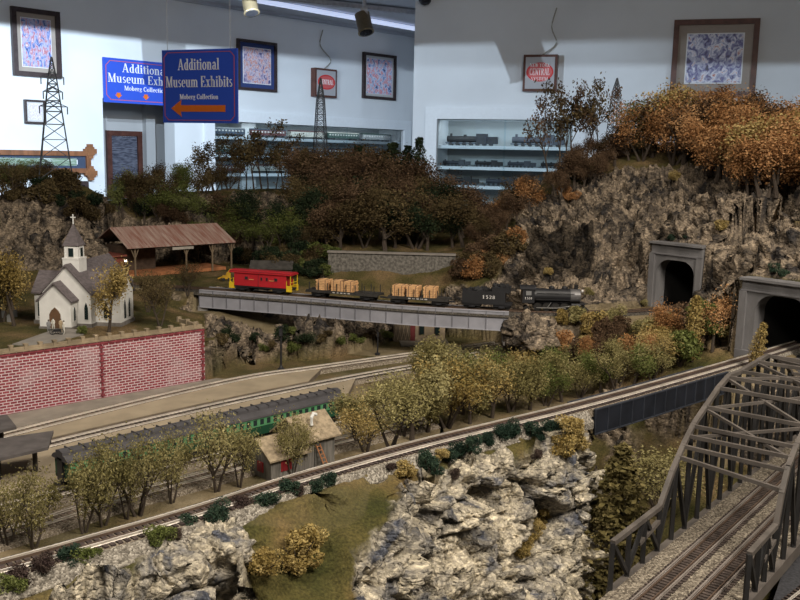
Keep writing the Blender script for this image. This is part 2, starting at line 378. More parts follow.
# ceiling trim
mb = MB(); wbox(mb, LM, -6, 4, ZC - .025, ZC, 0, .04); struct(mb.build('trim_1', M_ceil))
mb = MB(); wbox(mb, LM, -6, dr0, 1.12, 1.18, 0, .03); struct(mb.build('trim_2', mat('oak_trim', (0.32, 0.12, 0.06), .5, scale=12)))
M_hood = mat('hood_metal', (.3, .3, .32), .5)
for wl in [w_[0] for w_ in WASH]:  # out-of-view hood discs, added to block washer light above lamp level
    r = empty('added_hood', (wl[0], wl[1], ZC), 0, 'unseen hood disc added below the ceiling to cut wall light', 'lamp', 'added hoods that cut the wall light')
    MB().cyl((0, 0, wl[2] - ZC + .0028), .26, 0, .02, 32).build('hood', M_hood, r); MB().cyl((0, 0, wl[2] - ZC + .03), .012, 0, ZC - wl[2] - .03, 8).build('stem', M_hood, r)
# ---- display cases (built-in furniture)
def pane_mat():
    m = bpy.data.materials.new('case_glass'); m.use_nodes = True; nt = m.node_tree; N = nt.nodes; L = nt.links; t = N.new('ShaderNodeBsdfTransparent'); t.inputs[0].default_value = (.93, .97, .98, 1); g = N.new('ShaderNodeBsdfGlossy'); g.inputs[1].default_value = .03; f = N.new('ShaderNodeFresnel'); f.inputs[0].default_value = 1.35
    x = N.new('ShaderNodeMixShader'); L.new(f.outputs[0], x.inputs[0]); L.new(t.outputs[0], x.inputs[1]); L.new(g.outputs[0], x.inputs[2]); L.new(x.outputs[0], N['Material Output'].inputs[0]); return m
M_glass = pane_mat()
M_cback = mat('case_back', (0.34, 0.37, 0.38), .9, var=.08, scale=3)
shelf_levels = []
def display_case(name, M, x0, x1, z0, z1, shelves, label, dep=.34, lit=1.6):
    r = empty(name, M @ Vector(((x0 + x1) / 2, z0, 0)), 0, label, 'display case'); inv = r.matrix_basis.inverted() if False else Matrix.Translation(-r.location)
    MM = inv @ M; mb = MB(); w = .09
    wbox(mb, MM, x0 - w, x1 + w, z1, z1 + w, -.01, .03); wbox(mb, MM, x0 - w, x0, z0 - w, z1, -.01, .03); wbox(mb, MM, x1, x1 + w, z0 - w, z1, -.01, .03); wbox(mb, MM, x0, x1, z0 - w, z0, -.01, .03)
    mb.build('frame', M_white, r)
    mb = MB(); wbox(mb, MM, x0 - .01, x1 + .01, z0 - .01, z1 + .01, -dep - .03, -dep); mb.build('back_panel', M_cback, r)
    mb = MB(); wbox(mb, MM, x0 - .03, x0, z0, z1, -dep, -.02); wbox(mb, MM, x1, x1 + .03, z0, z1, -dep, -.02); wbox(mb, MM, x0, x1, z1, z1 + .03, -dep, -.02); wbox(mb, MM, x0, x1, z0 - .03, z0, -dep, -.02)
    mb.build('carcass', M_white, r)
    for z in shelves:
        mb = MB(); wbox(mb, MM, x0, x1, z - .012, z + .012, -dep, -.035); mb.build('shelf', M_white, r)
    l = bpy.data.lights.new('case_fill', 'AREA'); l.shape = 'RECTANGLE'; l.size = (x1 - x0) * .9; l.size_y = .04; l.energy = lit; l.color = (.86, .94, 1.0); lo = bpy.data.objects.new('case_fill', l); COL.objects.link(lo); lo.parent = r  # fill light added inside to brighten the case
    lo.matrix_local = MM @ Matrix.Translation(((x0 + x1) / 2, z1 - .01, -.06)) @ Matrix.Rotation(math.radians(-65), 4, 'X') @ Matrix.Rotation(math.radians(0), 4, 'Z')
    n = 3 if x1 - x0 > 1.5 else 2
    for k in range(n):
        a = x0 + (x1 - x0) * k / n; b = x0 + (x1 - x0) * (k + 1) / n; zz = -.022 + .008 * (k % 2)
        mb = MB(); wbox(mb, MM, a + .001, b + .012 * (k < n - 1), z0 + .001, z1 - .001, zz - .002, zz + .002); mb.build('glass_door', M_glass, r)
    return r
ls = [LWp(300, y).z for y in (140, 157, 175)]
display_case('display_case', LM, ca0, ca1, cz0, cz1, ls, 'long white built-in display case of model trains in the left wall')
rs = [RWp(460, y).z for y in (147, 168, 187)]
display_case('display_case', RM, rb0, rb1, rz0, rz1, rs, 'short white built-in display case of model engines in the right wall')
# ---- model trains in the cases
M_blk = mat('black_metal', (0.02, 0.02, 0.022), .45, var=.2)
def shelf_engine(c1, c2, long=.27):
    r = empty('model_engine'); mb = MB()
    mb.cyl((0, 0, .032), .015, -long * .45, long * .1, 12, 'x'); mb.box((long * .2, 0, .034), (long * .2, .034, .05)); mb.box((long * .4, 0, .028), (long * .18, .034, .034))
    mb.cyl((-long * .38, 0, .045), .006, 0, .014, 8); mb.cyl((-long * .12, 0, .045), .008, 0, .009, 8); mb.build('body', c1, r)
    mb = MB(); mb.box((0, 0, .012), (long * .95, .03, .006)); mb.build('frame', c2, r)
    for k in range(7):
        mb = MB(); mb.cyl((-long * .38 + k * long * .125, 0, .009), .009, -.016, .016, 12, 'y'); mb.build('wheel', M_blk, r)
    return r
def shelf_coach(c1, c2, long=.28):
    r = empty('model_coach'); mb = MB(); mb.box((0, 0, .03), (long, .035, .032)); mb.build('body', c1, r)
    mb = MB(); mb.prism([(-.019, 0), (.019, 0), (.012, .008), (-.012, .008)], (-long / 2, 0, .046), Y3, Z3, X3, long); mb.build('roof', c2, r)
    mb = MB()
    for k in range(11): mb.box((-long * .43 + k * long * .086, 0, .035), (.012, .037, .009))
    mb.build('windows', mat('case_window', (0.5, 0.5, 0.48), .3), r)
    for sx in (-.36, .36): mb = MB(); mb.box((long * sx, 0, .008), (long * .2, .028, .014)); mb.build('truck', M_blk, r)
    return r
c_bl = [mat('case_blue', (.04, .055, .08), .4), mat('case_green', (.03, .06, .05), .4), mat('case_red', (.10, .04, .04), .4), mat('case_grey', (.22, .23, .24), .4), mat('case_cream', (.38, .37, .33), .5)]
E = [shelf_engine(M_blk, c_bl[0]), shelf_engine(mat('case_char', (.05, .055, .07), .4), c_bl[0])]
Cc = [shelf_coach(c_bl[k], c_bl[(k + 3) % 5]) for k in range(5)]
used = set()
COLN = ['dark blue', 'dark green', 'dark red', 'grey', 'cream']; LEVN = ['top', 'second', 'third', 'bottom']; ORD = ['first', 'second', 'third', 'fourth', 'fifth', 'sixth', 'seventh', 'eighth', 'ninth']
def place_case(src, M, x, z, rz, label, group, nm, sc=1.4):
    o = src if id(src) not in used else copy_tree(src); used.add(id(src))
    o.location = M @ Vector((x, z, -.16)); o.rotation_euler = (0, 0, rz); o.scale = (sc, sc, sc); tag(o, label, nm, group); return o
rzL = math.atan2(LWD.y, LWD.x); rzR = math.atan2(RWD.y, RWD.x)
for li, z in enumerate(ls[:3]):
    n = 5; w = (ca1 - ca0) / n
    for k in range(n):
        ci = (k * 2 + li) % 5
        place_case(Cc[ci], LM, ca0 + w * (k + .5), z + .0125, rzL, '%s model coach, %s from left on the %s shelf of the long left case' % (COLN[ci], ORD[k], LEVN[li]), 'model coaches in the left display case', 'model train')
for li, z in enumerate(rs[:3]):
    n = (2, 4, 3)[li]; w = (rb1 - rb0) / n
    for k in range(n):
        ei = (k + li) % 2
        place_case(E[ei], RM, rb0 + w * (k + .45), z + .0125, rzR, 'black model steam engine, %s from left on the %s shelf of the right case' % (ORD[k], LEVN[li]), 'model engines in the right display case', 'model train', (1.55, .85, 1.1)[li])
# ---- picture frames
def art_mat(name, seed, cols, sc=9):
    m = bpy.data.materials.new(name); m.use_nodes = True; nt = m.node_tree; N = nt.nodes; L = nt.links; b = N['Principled BSDF']; b.inputs['Roughness'].default_value = .35
    tc = N.new('ShaderNodeTexCoord'); mp = N.new('ShaderNodeMapping'); mp.inputs['Location'].default_value = (seed, seed * 2, 0); L.new(tc.outputs['Generated'], mp.inputs[0])
    nz = N.new('ShaderNodeTexNoise'); nz.inputs['Scale'].default_value = sc; nz.inputs['Detail'].default_value = 6; nz.inputs['Distortion'].default_value = .9; L.new(mp.outputs[0], nz.inputs['Vector'])
    cr = N.new('ShaderNodeValToRGB'); L.new(nz.outputs['Fac'], cr.inputs[0]); e = cr.color_ramp.elements; cr.color_ramp.interpolation = 'LINEAR'
    n = len(cols)
    e[0].position = .3; e[0].color = (*cols[0], 1); e[1].position = .7; e[1].color = (*cols[-1], 1)
    for i in range(1, n - 1):
        q = e.new(.3 + .4 * i / (n - 1)); q.color = (*cols[i], 1)
    L.new(cr.outputs[0], b.inputs['Base Color']); return m
def picture(M, Wp, x0, x1, y0, y1, bw, mw, fm, mm, am, label, name='framed_picture', cat='picture', depth=.03, inner=None, tilt=0):
    """M wall frame; rectangle in wall coordinates; bw frame width, mw mat width"""
    c = M @ Vector(((x0 + x1) / 2, (y0 + y1) / 2, 0)); r = empty(name, c, 0, label, cat)
    R = M.to_3x3().to_4x4()
    if tilt: R = R @ Matrix.Rotation(tilt, 4, 'X')
    w = x1 - x0; h = y1 - y0; a = w / 2; b = h / 2; z0 = .004 + (abs(math.sin(tilt)) * b); mb = MB()
    def bx(mb, xa, xb, ya, yb, za, zb): mb.box(((xa + xb) / 2, (ya + yb) / 2, (za + zb) / 2), (xb - xa, yb - ya, zb - za), M=R)
    bx(mb, -a, a, b - bw, b, z0, z0 + depth); bx(mb, -a, a, -b, -b + bw, z0, z0 + depth); bx(mb, -a, -a + bw, -b + bw, b - bw, z0, z0 + depth); bx(mb, a - bw, a, -b + bw, b - bw, z0, z0 + depth)
    mb.build('frame', fm, r)
    mb = MB(); bx(mb, -a + bw, a - bw, -b + bw, b - bw, z0, z0 + depth * .4); mb.build('mat_board', mm, r)
    mb = MB(); k = bw + mw; bx(mb, -a + k - mw * .12, a - k + mw * .12, -b + k * 1.0 - mw * .12, b - k + mw * .12, z0 + depth * .41, z0 + depth * .46); mb.build('inner_mat', mat('mat_white', (.8, .82, .85), .6, var=.02), r)
    mb = MB(); bx(mb, -a + k, a - k, -b + k + (inner or 0), b - k, z0 + depth * .47, z0 + depth * .52); o = mb.build('print', am, r)
    return r, R, z0 + depth
def prect(Ws, Wp, xl, yt, xr, yb):
    x0 = Ws(Wp(xl, (yt + yb) / 2)); x1 = Ws(Wp(xr, (yt + yb) / 2)); xm = (xl + xr) / 2; return x0, x1, Wp(xm, yb).z, Wp(xm, yt).z
fd = mat('dark_frame', (.045, .03, .03), .35, var=.2); fb = mat('brown_frame', (.10, .04, .03), .35, var=.25, scale=20); fo = mat('oak_frame', (.22, .09, .04), .5, var=.25, scale=25, stretch=(1, 1, .2))
m_tan = mat('mat_tan', (.36, .31, .27), .8, var=.03); m_wh = mat('mat_pale', (.55, .55, .56), .8, var=.03); m_bl = mat('mat_blue', (.03, .05, .16), .8, var=.03)
blues = [(.02, .03, .12), (.10, .16, .42), (.40, .46, .62), (.75, .78, .85)]
picture(LM, LWp, *prect(LWs, LWp, 11, 9.5, 59, 77), .032, .035, fd, m_tan, art_mat('print_village', 1, [(.02, .03, .12), (.12, .2, .5), (.5, .5, .7), (.45, .12, .15), (.8, .8, .9)], 7), 'tall dark framed village print in tan mat at the far left of the wall')
picture(LM, LWp, *prect(LWs, LWp, 23.5, 100, 44, 123.5), .012, .014, fd, m_wh, art_mat('print_certificate', 3, [(.75, .77, .8), (.8, .8, .83), (.5, .4, .5), (.8, .8, .82)], 14), 'small black framed certificate below the tall village print')
picture(LM, LWp, *prect(LWs, LWp, 236, 41, 275, 91), .022, .04, fd, m_bl, art_mat('print_station', 5, [(.05, .06, .2), (.3, .25, .4), (.6, .55, .65), (.55, .2, .15), (.75, .75, .8)], 8), 'black framed print with a dark blue mat right of the blue arrow sign')
picture(LM, LWp, *prect(LWs, LWp, 361.5, 54, 394, 99.5), .026, .025, fd, m_wh, art_mat('print_santa', 8, [(.05, .06, .15), (.2, .3, .6), (.7, .75, .9), (.7, .2, .25), (.85, .85, .9)], 7), 'dark framed blue and red print nearest the wall corner')
picture(RM, RWp, *prect(RWs, RWp, 672, 20, 757, 98), .036, .062, fb, m_tan, art_mat('print_harbour', 12, [(.02, .02, .06), (.10, .10, .30), (.35, .38, .55), (.75, .75, .85), (.4, .12, .10)], 8), 'large brown framed harbour print in tan mat on right wall', tilt=-.06)
picture(LM, LWp, *prect(LWs, LWp, 72, 181, 87, 205), .03, .01, fd, m_bl, art_mat('print_dark', 14, blues), 'small dark picture low on the wall by the doorway')
# wide tramp-art frame
x0, x1, y0, y1 = prect(LWs, LWp, -40, 150, 89, 173)
x0 = x1 - 1.9
r, R, zf = picture(LM, LWp, x0, x1, y0, y1, .035, .07, fo, mat('mat_navy', (.05, .07, .12), .8, var=.05), art_mat('print_landscape_strip', 4, [(.05, .08, .05), (.2, .3, .2), (.7, .75, .8)], 12), 'wide wooden framed row of landscape photos with notched corners')
for sx in (0, 1):
    for sy in (0, 1):
        mb = MB(); cx = (x1 - x0) / 2 * (1 if sx else -1); cy = (y1 - y0) / 2 * (1 if sy else -1)
        for q in range(5):
            mb.box((cx + (q - 2) * .018, cy, .02), (.022, .035 + .018 * (q % 2), .03), M=R); mb.box((cx, cy + (q - 2) * .02, .02), (.035 + .018 * (q % 2), .024, .034), M=R)
        mb.build('notched_corner', mat('carved_oak', (.26, .11, .045), .6, scale=25), r)
# board in the alcove
A0 = LM @ Vector((0, 0, -.6)); AM = wallframe(A0, LWD, LWN)
def AWp(px, py): return pline(px, py, A0, LWN)
def AWs(p): return (p - A0).dot(LWD)
m_board = mat('engraved_board', (.03, .035, .06), .5, scale=20, color2=(.16, .17, .22), stretch=(1, 1, 6))
picture(AM, AWp, *prect(AWs, AWp, 106, 131, 141, 198), .04, .004, fb, fd, m_board, 'brown framed dark slate board seen through the doorway', 'framed_board', 'picture')
# lit herald signs with cord
def herald(M, Ws, Wp, rect, cordtop, label, txt):
    x0, x1, y0, y1 = prect(Ws, Wp, *rect); c = M @ Vector(((x0 + x1) / 2, (y0 + y1) / 2, 0)); r = empty('lighted_sign', c, 0, label, 'sign'); R = M.to_3x3().to_4x4(); a = (x1 - x0) / 2; b = (y1 - y0) / 2
    mb = MB(); mb.box((0, 0, .035), (2 * a, 2 * b, .06), M=R); mb.build('casing', fb, r)
    mb = MB(); mb.box((0, 0, .067), (2 * a * .86, 2 * b * .86, .006), M=R); mb.build('face', mat('sign_face', (.36, .36, .38), .3, var=.02, emit=(.8, .82, .9), estr=.03), r)
    red = mat('herald_red', (.6, .03, .03), .4, var=.05)
    mb = MB(); n = 28
    mb.prism([(a * .8 * math.cos(t * 2 * math.pi / n), b * .52 * math.sin(t * 2 * math.pi / n) + b * .05) for t in range(n)], R @ Vector((0, 0, .0705)), R @ X3, R @ Y3, R @ Z3, .002)
    mb.build('herald', red, r)
    mb = MB(); mb.prism([(a * .72 * math.cos(t * 2 * math.pi / n), b * .44 * math.sin(t * 2 * math.pi / n) + b * .05) for t in range(n)], R @ Vector((0, 0, .0727)), R @ X3, R @ Y3, R @ Z3, .001)
    mb.build('herald_field', mat('herald_pink', (.62, .12, .12), .4, var=.02), r)
    for (s, yy, hh) in txt:
        o = MB(); glyph_text(o, s, hh * b, R @ Vector((0, yy * b, .0745)), R @ X3, R @ Y3, R @ Z3, .002, maxw=a * 1.2); o.build('lettering', mat('letter_white', (.85, .85, .85), .4, var=0), r)
    mb = MB(); top = M.inverted() @ Wp(*cordtop); tx = top.x - (x0 + x1) / 2; ty = min(top.y, ZC - .03) - (y0 + y1) / 2
    pts = [Vector((0.05 * a, b, .03)), Vector((.1, b + (ty - b) * .25, .012)), Vector((tx - .03, b + (ty - b) * .6, .012)), Vector((tx, ty, .012))]
    mb.tube([R @ p for p in catmull(pts, .03)], .005, 6); mb.build('cord', mat('cord_grey', (.35, .34, .3), .6), r)
    return r
herald(LM, LWs, LWp, (310.5, 69, 332, 97.5), (322, 30), 'small lighted herald sign hung on the left wall behind the lattice tower', [('CENTRAL', .06, .34)])
herald(RM, RWs, RWp, (524.5, 55.5, 558, 92), (557, 8), 'lighted sign with red oval reading CENTRAL on the right wall', [('NEW YORK', .42, .2), ('CENTRAL', .06, .36), ('SYSTEM', -.32, .18)])
# ---- blue museum signs
M_sb = mat('sign_blue', (.035, .095, .58), .35, var=.04, scale=2); M_so = mat('sign_orange', (.75, .17, .02), .4, var=.02); M_sw = mat('sign_white', (.9, .9, .9), .4, var=0); M_sr = mat('sign_coral', (.55, .12, .14), .4, var=0)
def museum_sign(TL, TR, BR, BL, label, arrows, cords):
    TL, TR, BR, BL = map(Vector, (TL, TR, BR, BL)); c = (TL + TR + BR + BL) / 4; ax = ((TR - TL) + (BR - BL)).normalized(); ay0 = ((TL - BL) + (TR - BR)).normalized(); an = ax.cross(ay0).normalized(); ay = an.cross(ax)
    w = ((TR - TL).length + (BR - BL).length) / 2; h = ((TL - BL).length + (TR - BR).length) / 2; r = empty('hanging_sign', c, 0, label, 'sign')
    mb = MB(); mb.prism([(-w / 2, -h / 2), (w / 2, -h / 2), (w / 2, h / 2), (-w / 2, h / 2)], an * -.012, ax, ay, an, .012); mb.build('board', M_sb, r)
    mb = MB(); q = w * .03; k = w * .05; t = w * .0075; X = w / 2 - q; Y = h / 2 - q
    pts = [(-X + k, -Y), (X - k, -Y), (X, -Y + k), (X, Y - k), (X - k, Y), (-X + k, Y), (-X, Y - k), (-X, -Y + k)]
    for a, b in zip(pts, pts[1:] + pts[:1]): mb.bar(ax * a[0] + ay * a[1] + an * .001, ax * b[0] + ay * b[1] + an * .001, t, .002, up=an)
    mb.build('border_line', M_sr, r)
    L = .0025
    for s, yy, hh, ww in (('Additional', .30, .155 if len(arrows) == 1 else .2, .56), ('Museum Exhibits', .065 if len(arrows) == 1 else .06, .15 if len(arrows) == 1 else .2, .90), ('Moberg Collection', -.14 if len(arrows) == 1 else -.155, .07 if len(arrows) == 1 else .105, .52)):
        mb = MB(); glyph_text(mb, s, hh * h, ay * (yy * h), ax, ay, an, L, maxw=ww * w, sx=2.0); mb.build('lettering', M_sw, r)
    for kind, x, y, sz in arrows:
        mb = MB()
        if kind == 'l': poly = [(-.38, 0), (-.24, .09), (-.25, .035), (.35, .035), (.35, -.035), (-.25, -.035), (-.24, -.09)]; poly = [(p[0] * w, (p[1] * 1.3 - .30) * h) for p in poly]
        else: poly = [(-.4, .5), (.4, .5), (.4, .1), (.75, .1), (0, -.6), (-.75, .1), (-.4, .1)]; poly = [(x * w + p[0] * sz * w, y * h + p[1] * sz * w) for p in poly]
        mb.prism(poly, an * 0, ax, ay, an, L); mb.build('arrow', M_so, r)
    for p in cords:
        a = ax * (p * w) + ay * (h / 2); wp = c + a; mb = MB(); mb.tube([a, Vector((a.x, a.y, ZC - c.z))], .0015, 5); mb.build('hanging_wire', mat('wire', (.4, .4, .42), .4), r)
    return r
museum_sign(D(161.5, 50, 4.0), D(236, 48.5, 3.85), D(237.5, 123, 3.85), D(163.5, 123, 4.0), 'blue hanging sign with one long orange arrow pointing left', [('l', 0, 0, 0)], (-.42, .42))
off = LWN * .02
a, b, c_, d_ = [LWp(*p) + off for p in ((101.5, 57), (166, 63), (166, 108), (103, 102))]
sw = (LWp(183, 63) - LWp(101.5, 57)).dot(LWD)
museum_sign(a, a + LWD * sw, a + LWD * sw - Z3 * (a.z - d_.z), a - Z3 * (a.z - d_.z), 'blue sign with small orange down arrows over the doorway', [('d', -.33, -.33, .055), ('d', 0, -.33, .055), ('d', .33, -.33, .055)], ())
# ---- ceiling track, strip light and spot lamps
def ceilp(px, py): return G(px, py, ZC - .0)
def ceil_lamp(px, py, Y, size, label):
    c = D(px, py, Y); r = empty('spot_lamp', c, 0, label, 'lamp', 'brass coloured ceiling spot lamps'); mb = MB()
    ax = Vector((.25, -.35, -1)).normalized(); Q = ax.to_track_quat('Z', 'Y').to_matrix().to_4x4()
    prof = [(.0, -1.0), (.55, -1.0), (.72, -.9), (.72, .9), (.78, .92), (.78, 1.0), (.66, 1.0)]
    mb.lathe([(a * size, b * size) for a, b in prof], 24); mb.v = [tuple(Q @ Vector(v)) for v in mb.v]; mb.build('lamp_can', mat('brass', (.22, .17, .10), .35, metal=.5, var=.1), r, True)
    mb = MB(); mb.lathe([(.0, 1.0 * size), (.62 * size, 1.0 * size), (.62 * size, 1.03 * size), (0, 1.03 * size)], 24); mb.v = [tuple(Q @ Vector(v)) for v in mb.v]; mb.build('lens', mat('lamp_lens', (.03, .03, .035), .1), r)
    mb = MB(); mb.tube([(0, 0, -size * .2), (0, 0, ZC - c.z)], .012, 8); mb.box((0, 0, size * .95), (.05, .05, .06)); mb.build('stem', mat('track_grey', (.35, .36, .4), .4), r)
    return r
ceil_lamp(250, 4, 5.0, .055, 'brass coloured spot lamp nearer the blue arrow sign')
ceil_lamp(364, 23, 6.4, .073, 'brass coloured spot lamp above the corner print')
a = G(295, 0, ZC - .03); b = G(411, 12.5, ZC - .03); d = (b - a).normalized()
mb = MB(); mb.bar(a - d * .4, b + d * .1, .07, .035); tag(mb.build('lamp_track', mat('track_grey', (.35, .36, .4), .4)), 'grey ceiling lamp track running toward the corner', 'lamp track')
a = G(255, 0, ZC - .03); b = G(411, 28, ZC - .03); d = (b - a).normalized()
mb = MB(); mb.bar(a - d * .4, b + d * .3, .045, .03); tag(mb.build('light_strip', mat('strip_glow', (.7, .75, .9), .4, emit=(.62, .72, 1.0), estr=.75)), 'thin glowing bluish strip light on the ceiling', 'light')
c = RWp(427, 3) + RWN * .06; c.z = min(c.z, ZC - .03)
r = empty('security_camera', (c.x, c.y, ZC), 0, 'small white dome security camera at the ceiling by the corner', 'security camera')
MB().lathe([(.06, -.03), (.065, 0)], 20).build('base', M_white, r); MB().lathe([(0.001, -.075), (.03, -.068), (.045, -.05), (.05, -.03)], 20).build('dome', mat('dome_dark', (.03, .03, .04), .1), r, True)
# ============================================================ LAYOUT TERRAIN
B_PX = [(-110, 590), (0, 564.5), (107, 535), (207, 506), (300, 476), (414, 444), (500, 423), (560, 408.5), (620, 393), (680, 376.5), (735, 361), (775, 349), (800, 341.5)]
B_PTS = catmull([G(x, y, ZT) for x, y in B_PX], .008)
A_PX = [(-60, 276), (100, 281), (200, 287.5), (300, 295), (400, 303), (460, 306.7), (515, 309.5), (580, 311), (620, 310.5), (650, 308.5), (674, 306), (696, 303.5)]
A_PTS = catmull([G(x, y, ZT) for x, y in A_PX], .01)
def pxof(p):
    r = Vector(p) - CAM; w = r.dot(FW); return 400 + F_PX * r.dot(RT) / w, 300 - F_PX * r.dot(UP) / w
def cut(pts, x0, x1): return [p for p in pts if x0 <= pxof(p)[0] <= x1]
def poly_dist(X, Y, pts):
    """distance, signed side and index along a polyline"""
    best = np.full(X.shape, 1e9); side = np.zeros(X.shape); px = np.zeros(X.shape)
    for a, b in zip(pts[:-1], pts[1:]):
        dx, dy = b.x - a.x, b.y - a.y; l2 = dx * dx + dy * dy
        if l2 < 1e-12: continue
        t = np.clip(((X - a.x) * dx + (Y - a.y) * dy) / l2, 0, 1); ex = X - a.x - t * dx; ey = Y - a.y - t * dy; d = np.sqrt(ex * ex + ey * ey)
        w = d < best; best = np.where(w, d, best); side = np.where(w, ex * dy - ey * dx, side)
        px = np.where(w, pxof(a)[0], px)
    return best, np.sign(side), px
def inpoly(X, Y, poly):
    r = np.zeros(X.shape, bool); n = len(poly)
    for i in range(n):
        a = poly[i]; b = poly[(i + 1) % n]
        c = ((a.y > Y) != (b.y > Y)) & (X < (b.x - a.x) * (Y - a.y) / (b.y - a.y + 1e-12) + a.x); r ^= c
    return r
# brick wall line (foot of the wall on the yard)
WL = [G(-120, 446, ZY), G(0, 418, ZY), G(205, 382, ZY)]
WLd = (WL[2] - WL[1]).normalized(); WL[0] = WL[1] - WLd * .25; WLn = Vector((-WLd.y, WLd.x, 0))       # away from the camera
P1 = dict(c=G(677, 306, ZT), w=Vector((-.60, .80, 0)).normalized(), W=.116, H=.119, ow=.086, oh=.090)
P2 = dict(c=G(783, 348, ZT), w=Vector((-.62, .785, 0)).normalized(), W=.136, H=.099, ow=.086, oh=.080)
for P in (P1, P2): P['n'] = Vector((P['w'].y, -P['w'].x, 0))  # into the rock
cp = []   # control points: pixel + depth (y) or pixel + height
def cd_(px, py, y): p = D(px, py, y); cp.append((p.x, p.y, p.z))
def cz_(px, py, z): p = G(px, py, z); cp.append((p.x, p.y, p.z))
def cw_(x, y, z): cp.append((x, y, z))
# yard
for q in ((-150, 480), (0, 430), (100, 420), (0, 500), (60, 520), (200, 480), (300, 440), (400, 400), (250, 400), (350, 375), (450, 360), (500, 346), (440, 337), (350, 350), (250, 362), (520, 380), (480, 400), (560, 385)): cz_(*q, ZY)
# rock behind the yard, under the A bridge
for q in ((215, 340, 1.27), (240, 325, 1.30), (300, 320, 1.29), (290, 340, 1.245), (350, 325, 1.28), (390, 318, 1.29)): cz_(*q)
# plateau of A and depot ground
for q in ((-100, 275), (0, 290), (100, 300), (30, 320), (150, 290), (180, 277), (120, 276), (240, 275), (320, 280), (400, 283), (470, 292), (60, 270), (200, 270)): cz_(*q, 1.315)
# left mountain
for q in ((-120, 190, 2.2), (-60, 195, 2.2), (0, 197, 2.25), (32, 182, 2.25), (57, 173, 2.25), (75, 179, 2.25), (90, 196, 2.22), (105, 212, 2.2), (118, 225, 2.15), (0, 240, 2.0), (40, 215, 2.1), (80, 230, 2.0), (50, 250, 1.95), (10, 262, 1.9)): cd_(*q)
for q in ((57, 2.6, 1.38), (0, 2.6, 1.38)): p = D(q[0], 200, q[1]); cw_(p.x, p.y, q[2])
# domes and back hills
for q in ((140, 222, 2.35), (165, 200, 2.4), (188, 191, 2.45), (215, 205, 2.4), (240, 188, 2.75), (280, 190, 2.75), (200, 192, 2.8), (255, 200, 2.5), (290, 196, 2.5), (310, 208, 2.45), (260, 222, 2.32), (300, 224, 2.3), (200, 240, 2.25), (240, 245, 2.2), (300, 250, 2.15),
          (340, 205, 2.7), (400, 205, 2.8), (440, 212, 2.7), (470, 222, 2.55), (350, 235, 2.35), (410, 240, 2.3), (450, 243, 2.25), (330, 256.5, 2.07), (390, 256, 2.06), (450, 255, 2.06), (330, 254, 2.14), (390, 253, 2.14), (450, 253, 2.14)): cd_(*q)
for q in ((0, 2.9), (150, 3.0), (300, 3.05), (450, 3.0)): p = D(q[0], 200, q[1]); cw_(p.x, p.y, 1.36)
# right mountain
for q in ((462, 285, 1.93), (480, 264, 1.98), (500, 245, 2.05), (520, 226, 2.12), (545, 193, 2.25), (575, 166, 2.35), (610, 152, 2.4), (650, 140, 2.4), (700, 146, 2.35), (750, 150, 2.3), (800, 160, 2.2), (860, 165, 2.1),
          (560, 285, 1.76), (600, 285, 1.78), (560, 255, 1.86), (600, 235, 1.92), (540, 240, 1.98), (580, 200, 2.1), (620, 190, 2.12), (640, 210, 2.0), (620, 270, 1.82),
          (640, 235, 1.88), (670, 232, 1.88), (700, 235, 1.82), (690, 200, 1.98), (740, 205, 1.85), (660, 165, 2.15), (720, 170, 2.1), (790, 200, 1.8), (745, 245, 1.66), (800, 240, 1.58), (722, 262, 1.66), (725, 300, 1.54), (722, 325, 1.48), (850, 260, 1.5), (770, 265, 1.50), (820, 275, 1.42)): cd_(*q)
cw_(.9, 2.8, 1.4); cw_(1.3, 2.7, 1.4); cw_(.4, 2.9, 1.4)
# slope between A and B
for q in ((560, 325, 1.30), (600, 322, 1.305), (640, 325, 1.30), (690, 322, 1.305), (600, 350, 1.27), (650, 350, 1.28), (700, 345, 1.30), (560, 355, 1.25), (620, 372, 1.26), (530, 355, 1.245), (530, 330, 1.28)): cz_(*q)
# ravine
for q in ((600, 640, 1.13), (610, 560, 1.14), (600, 500, 1.12), (640, 520, 1.16), (640, 460, 1.17), (650, 432, 1.20), (690, 410, 1.235), (680, 450, 1.19), (605, 470, 1.185), (612, 520, 1.20), (618, 560, 1.165), (600, 440, 1.17), (620, 415, 1.215), (700, 470, 1.20), (760, 440, 1.2), (800, 440, 1.2)): cz_(*q)
cw_(.75, .9, 1.14); cw_(.5, .75, 1.14); cw_(.9, 1.3, 1.25); cw_(.25, .7, 1.12); cw_(1.2, 1.5, 1.5); cw_(1.4, 2, 1.55); cw_(-1.4, 2.5, 1.4); cw_(-1.4, 1.5, 1.3)
cp = np.array(cp)
def rbf_fit(c):
    d = np.sqrt(((c[:, None, :2] - c[None, :, :2]) ** 2).sum(-1)); A = np.block([[d + np.eye(len(c)) * -1e-3, np.c_[np.ones(len(c)), c[:, :2]]], [np.r_[np.ones((1, len(c))), c[:, :2].T], np.zeros((3, 3))]])
    return np.linalg.solve(A, np.r_[c[:, 2], 0, 0, 0])
CW = rbf_fit(cp)
def rbf(X, Y):
    r = CW[-3] + CW[-2] * X + CW[-1] * Y
    for (x, y, z), w in zip(cp, CW): r = r + w * np.sqrt((X - x) ** 2 + (Y - y) ** 2)
    return r
YARD = [G(*p, ZY) for p in ((-220, 470), (0, 418), (205, 381), (228, 366), (330, 358), (385, 345), (390, 337), (445, 336), (505, 342), (515, 360), (560, 378), (600, 388), (570, 420), (400, 450), (0, 600), (-300, 640))]
DEPOT = [D(96, 200, 1.80), D(262, 200, 1.84), D(262, 200, 2.36), D(100, 200, 2.36)]
BB0, BB1 = 583, 716      # pixel span of the dark girder bridge
AB0, AB1 = 201, 514
TL0 = G(610, 586, ZY); TL1 = G(725, 492, ZY); TD = (TL1 - TL0).normalized(); TR0 = G(748, 597, ZY)
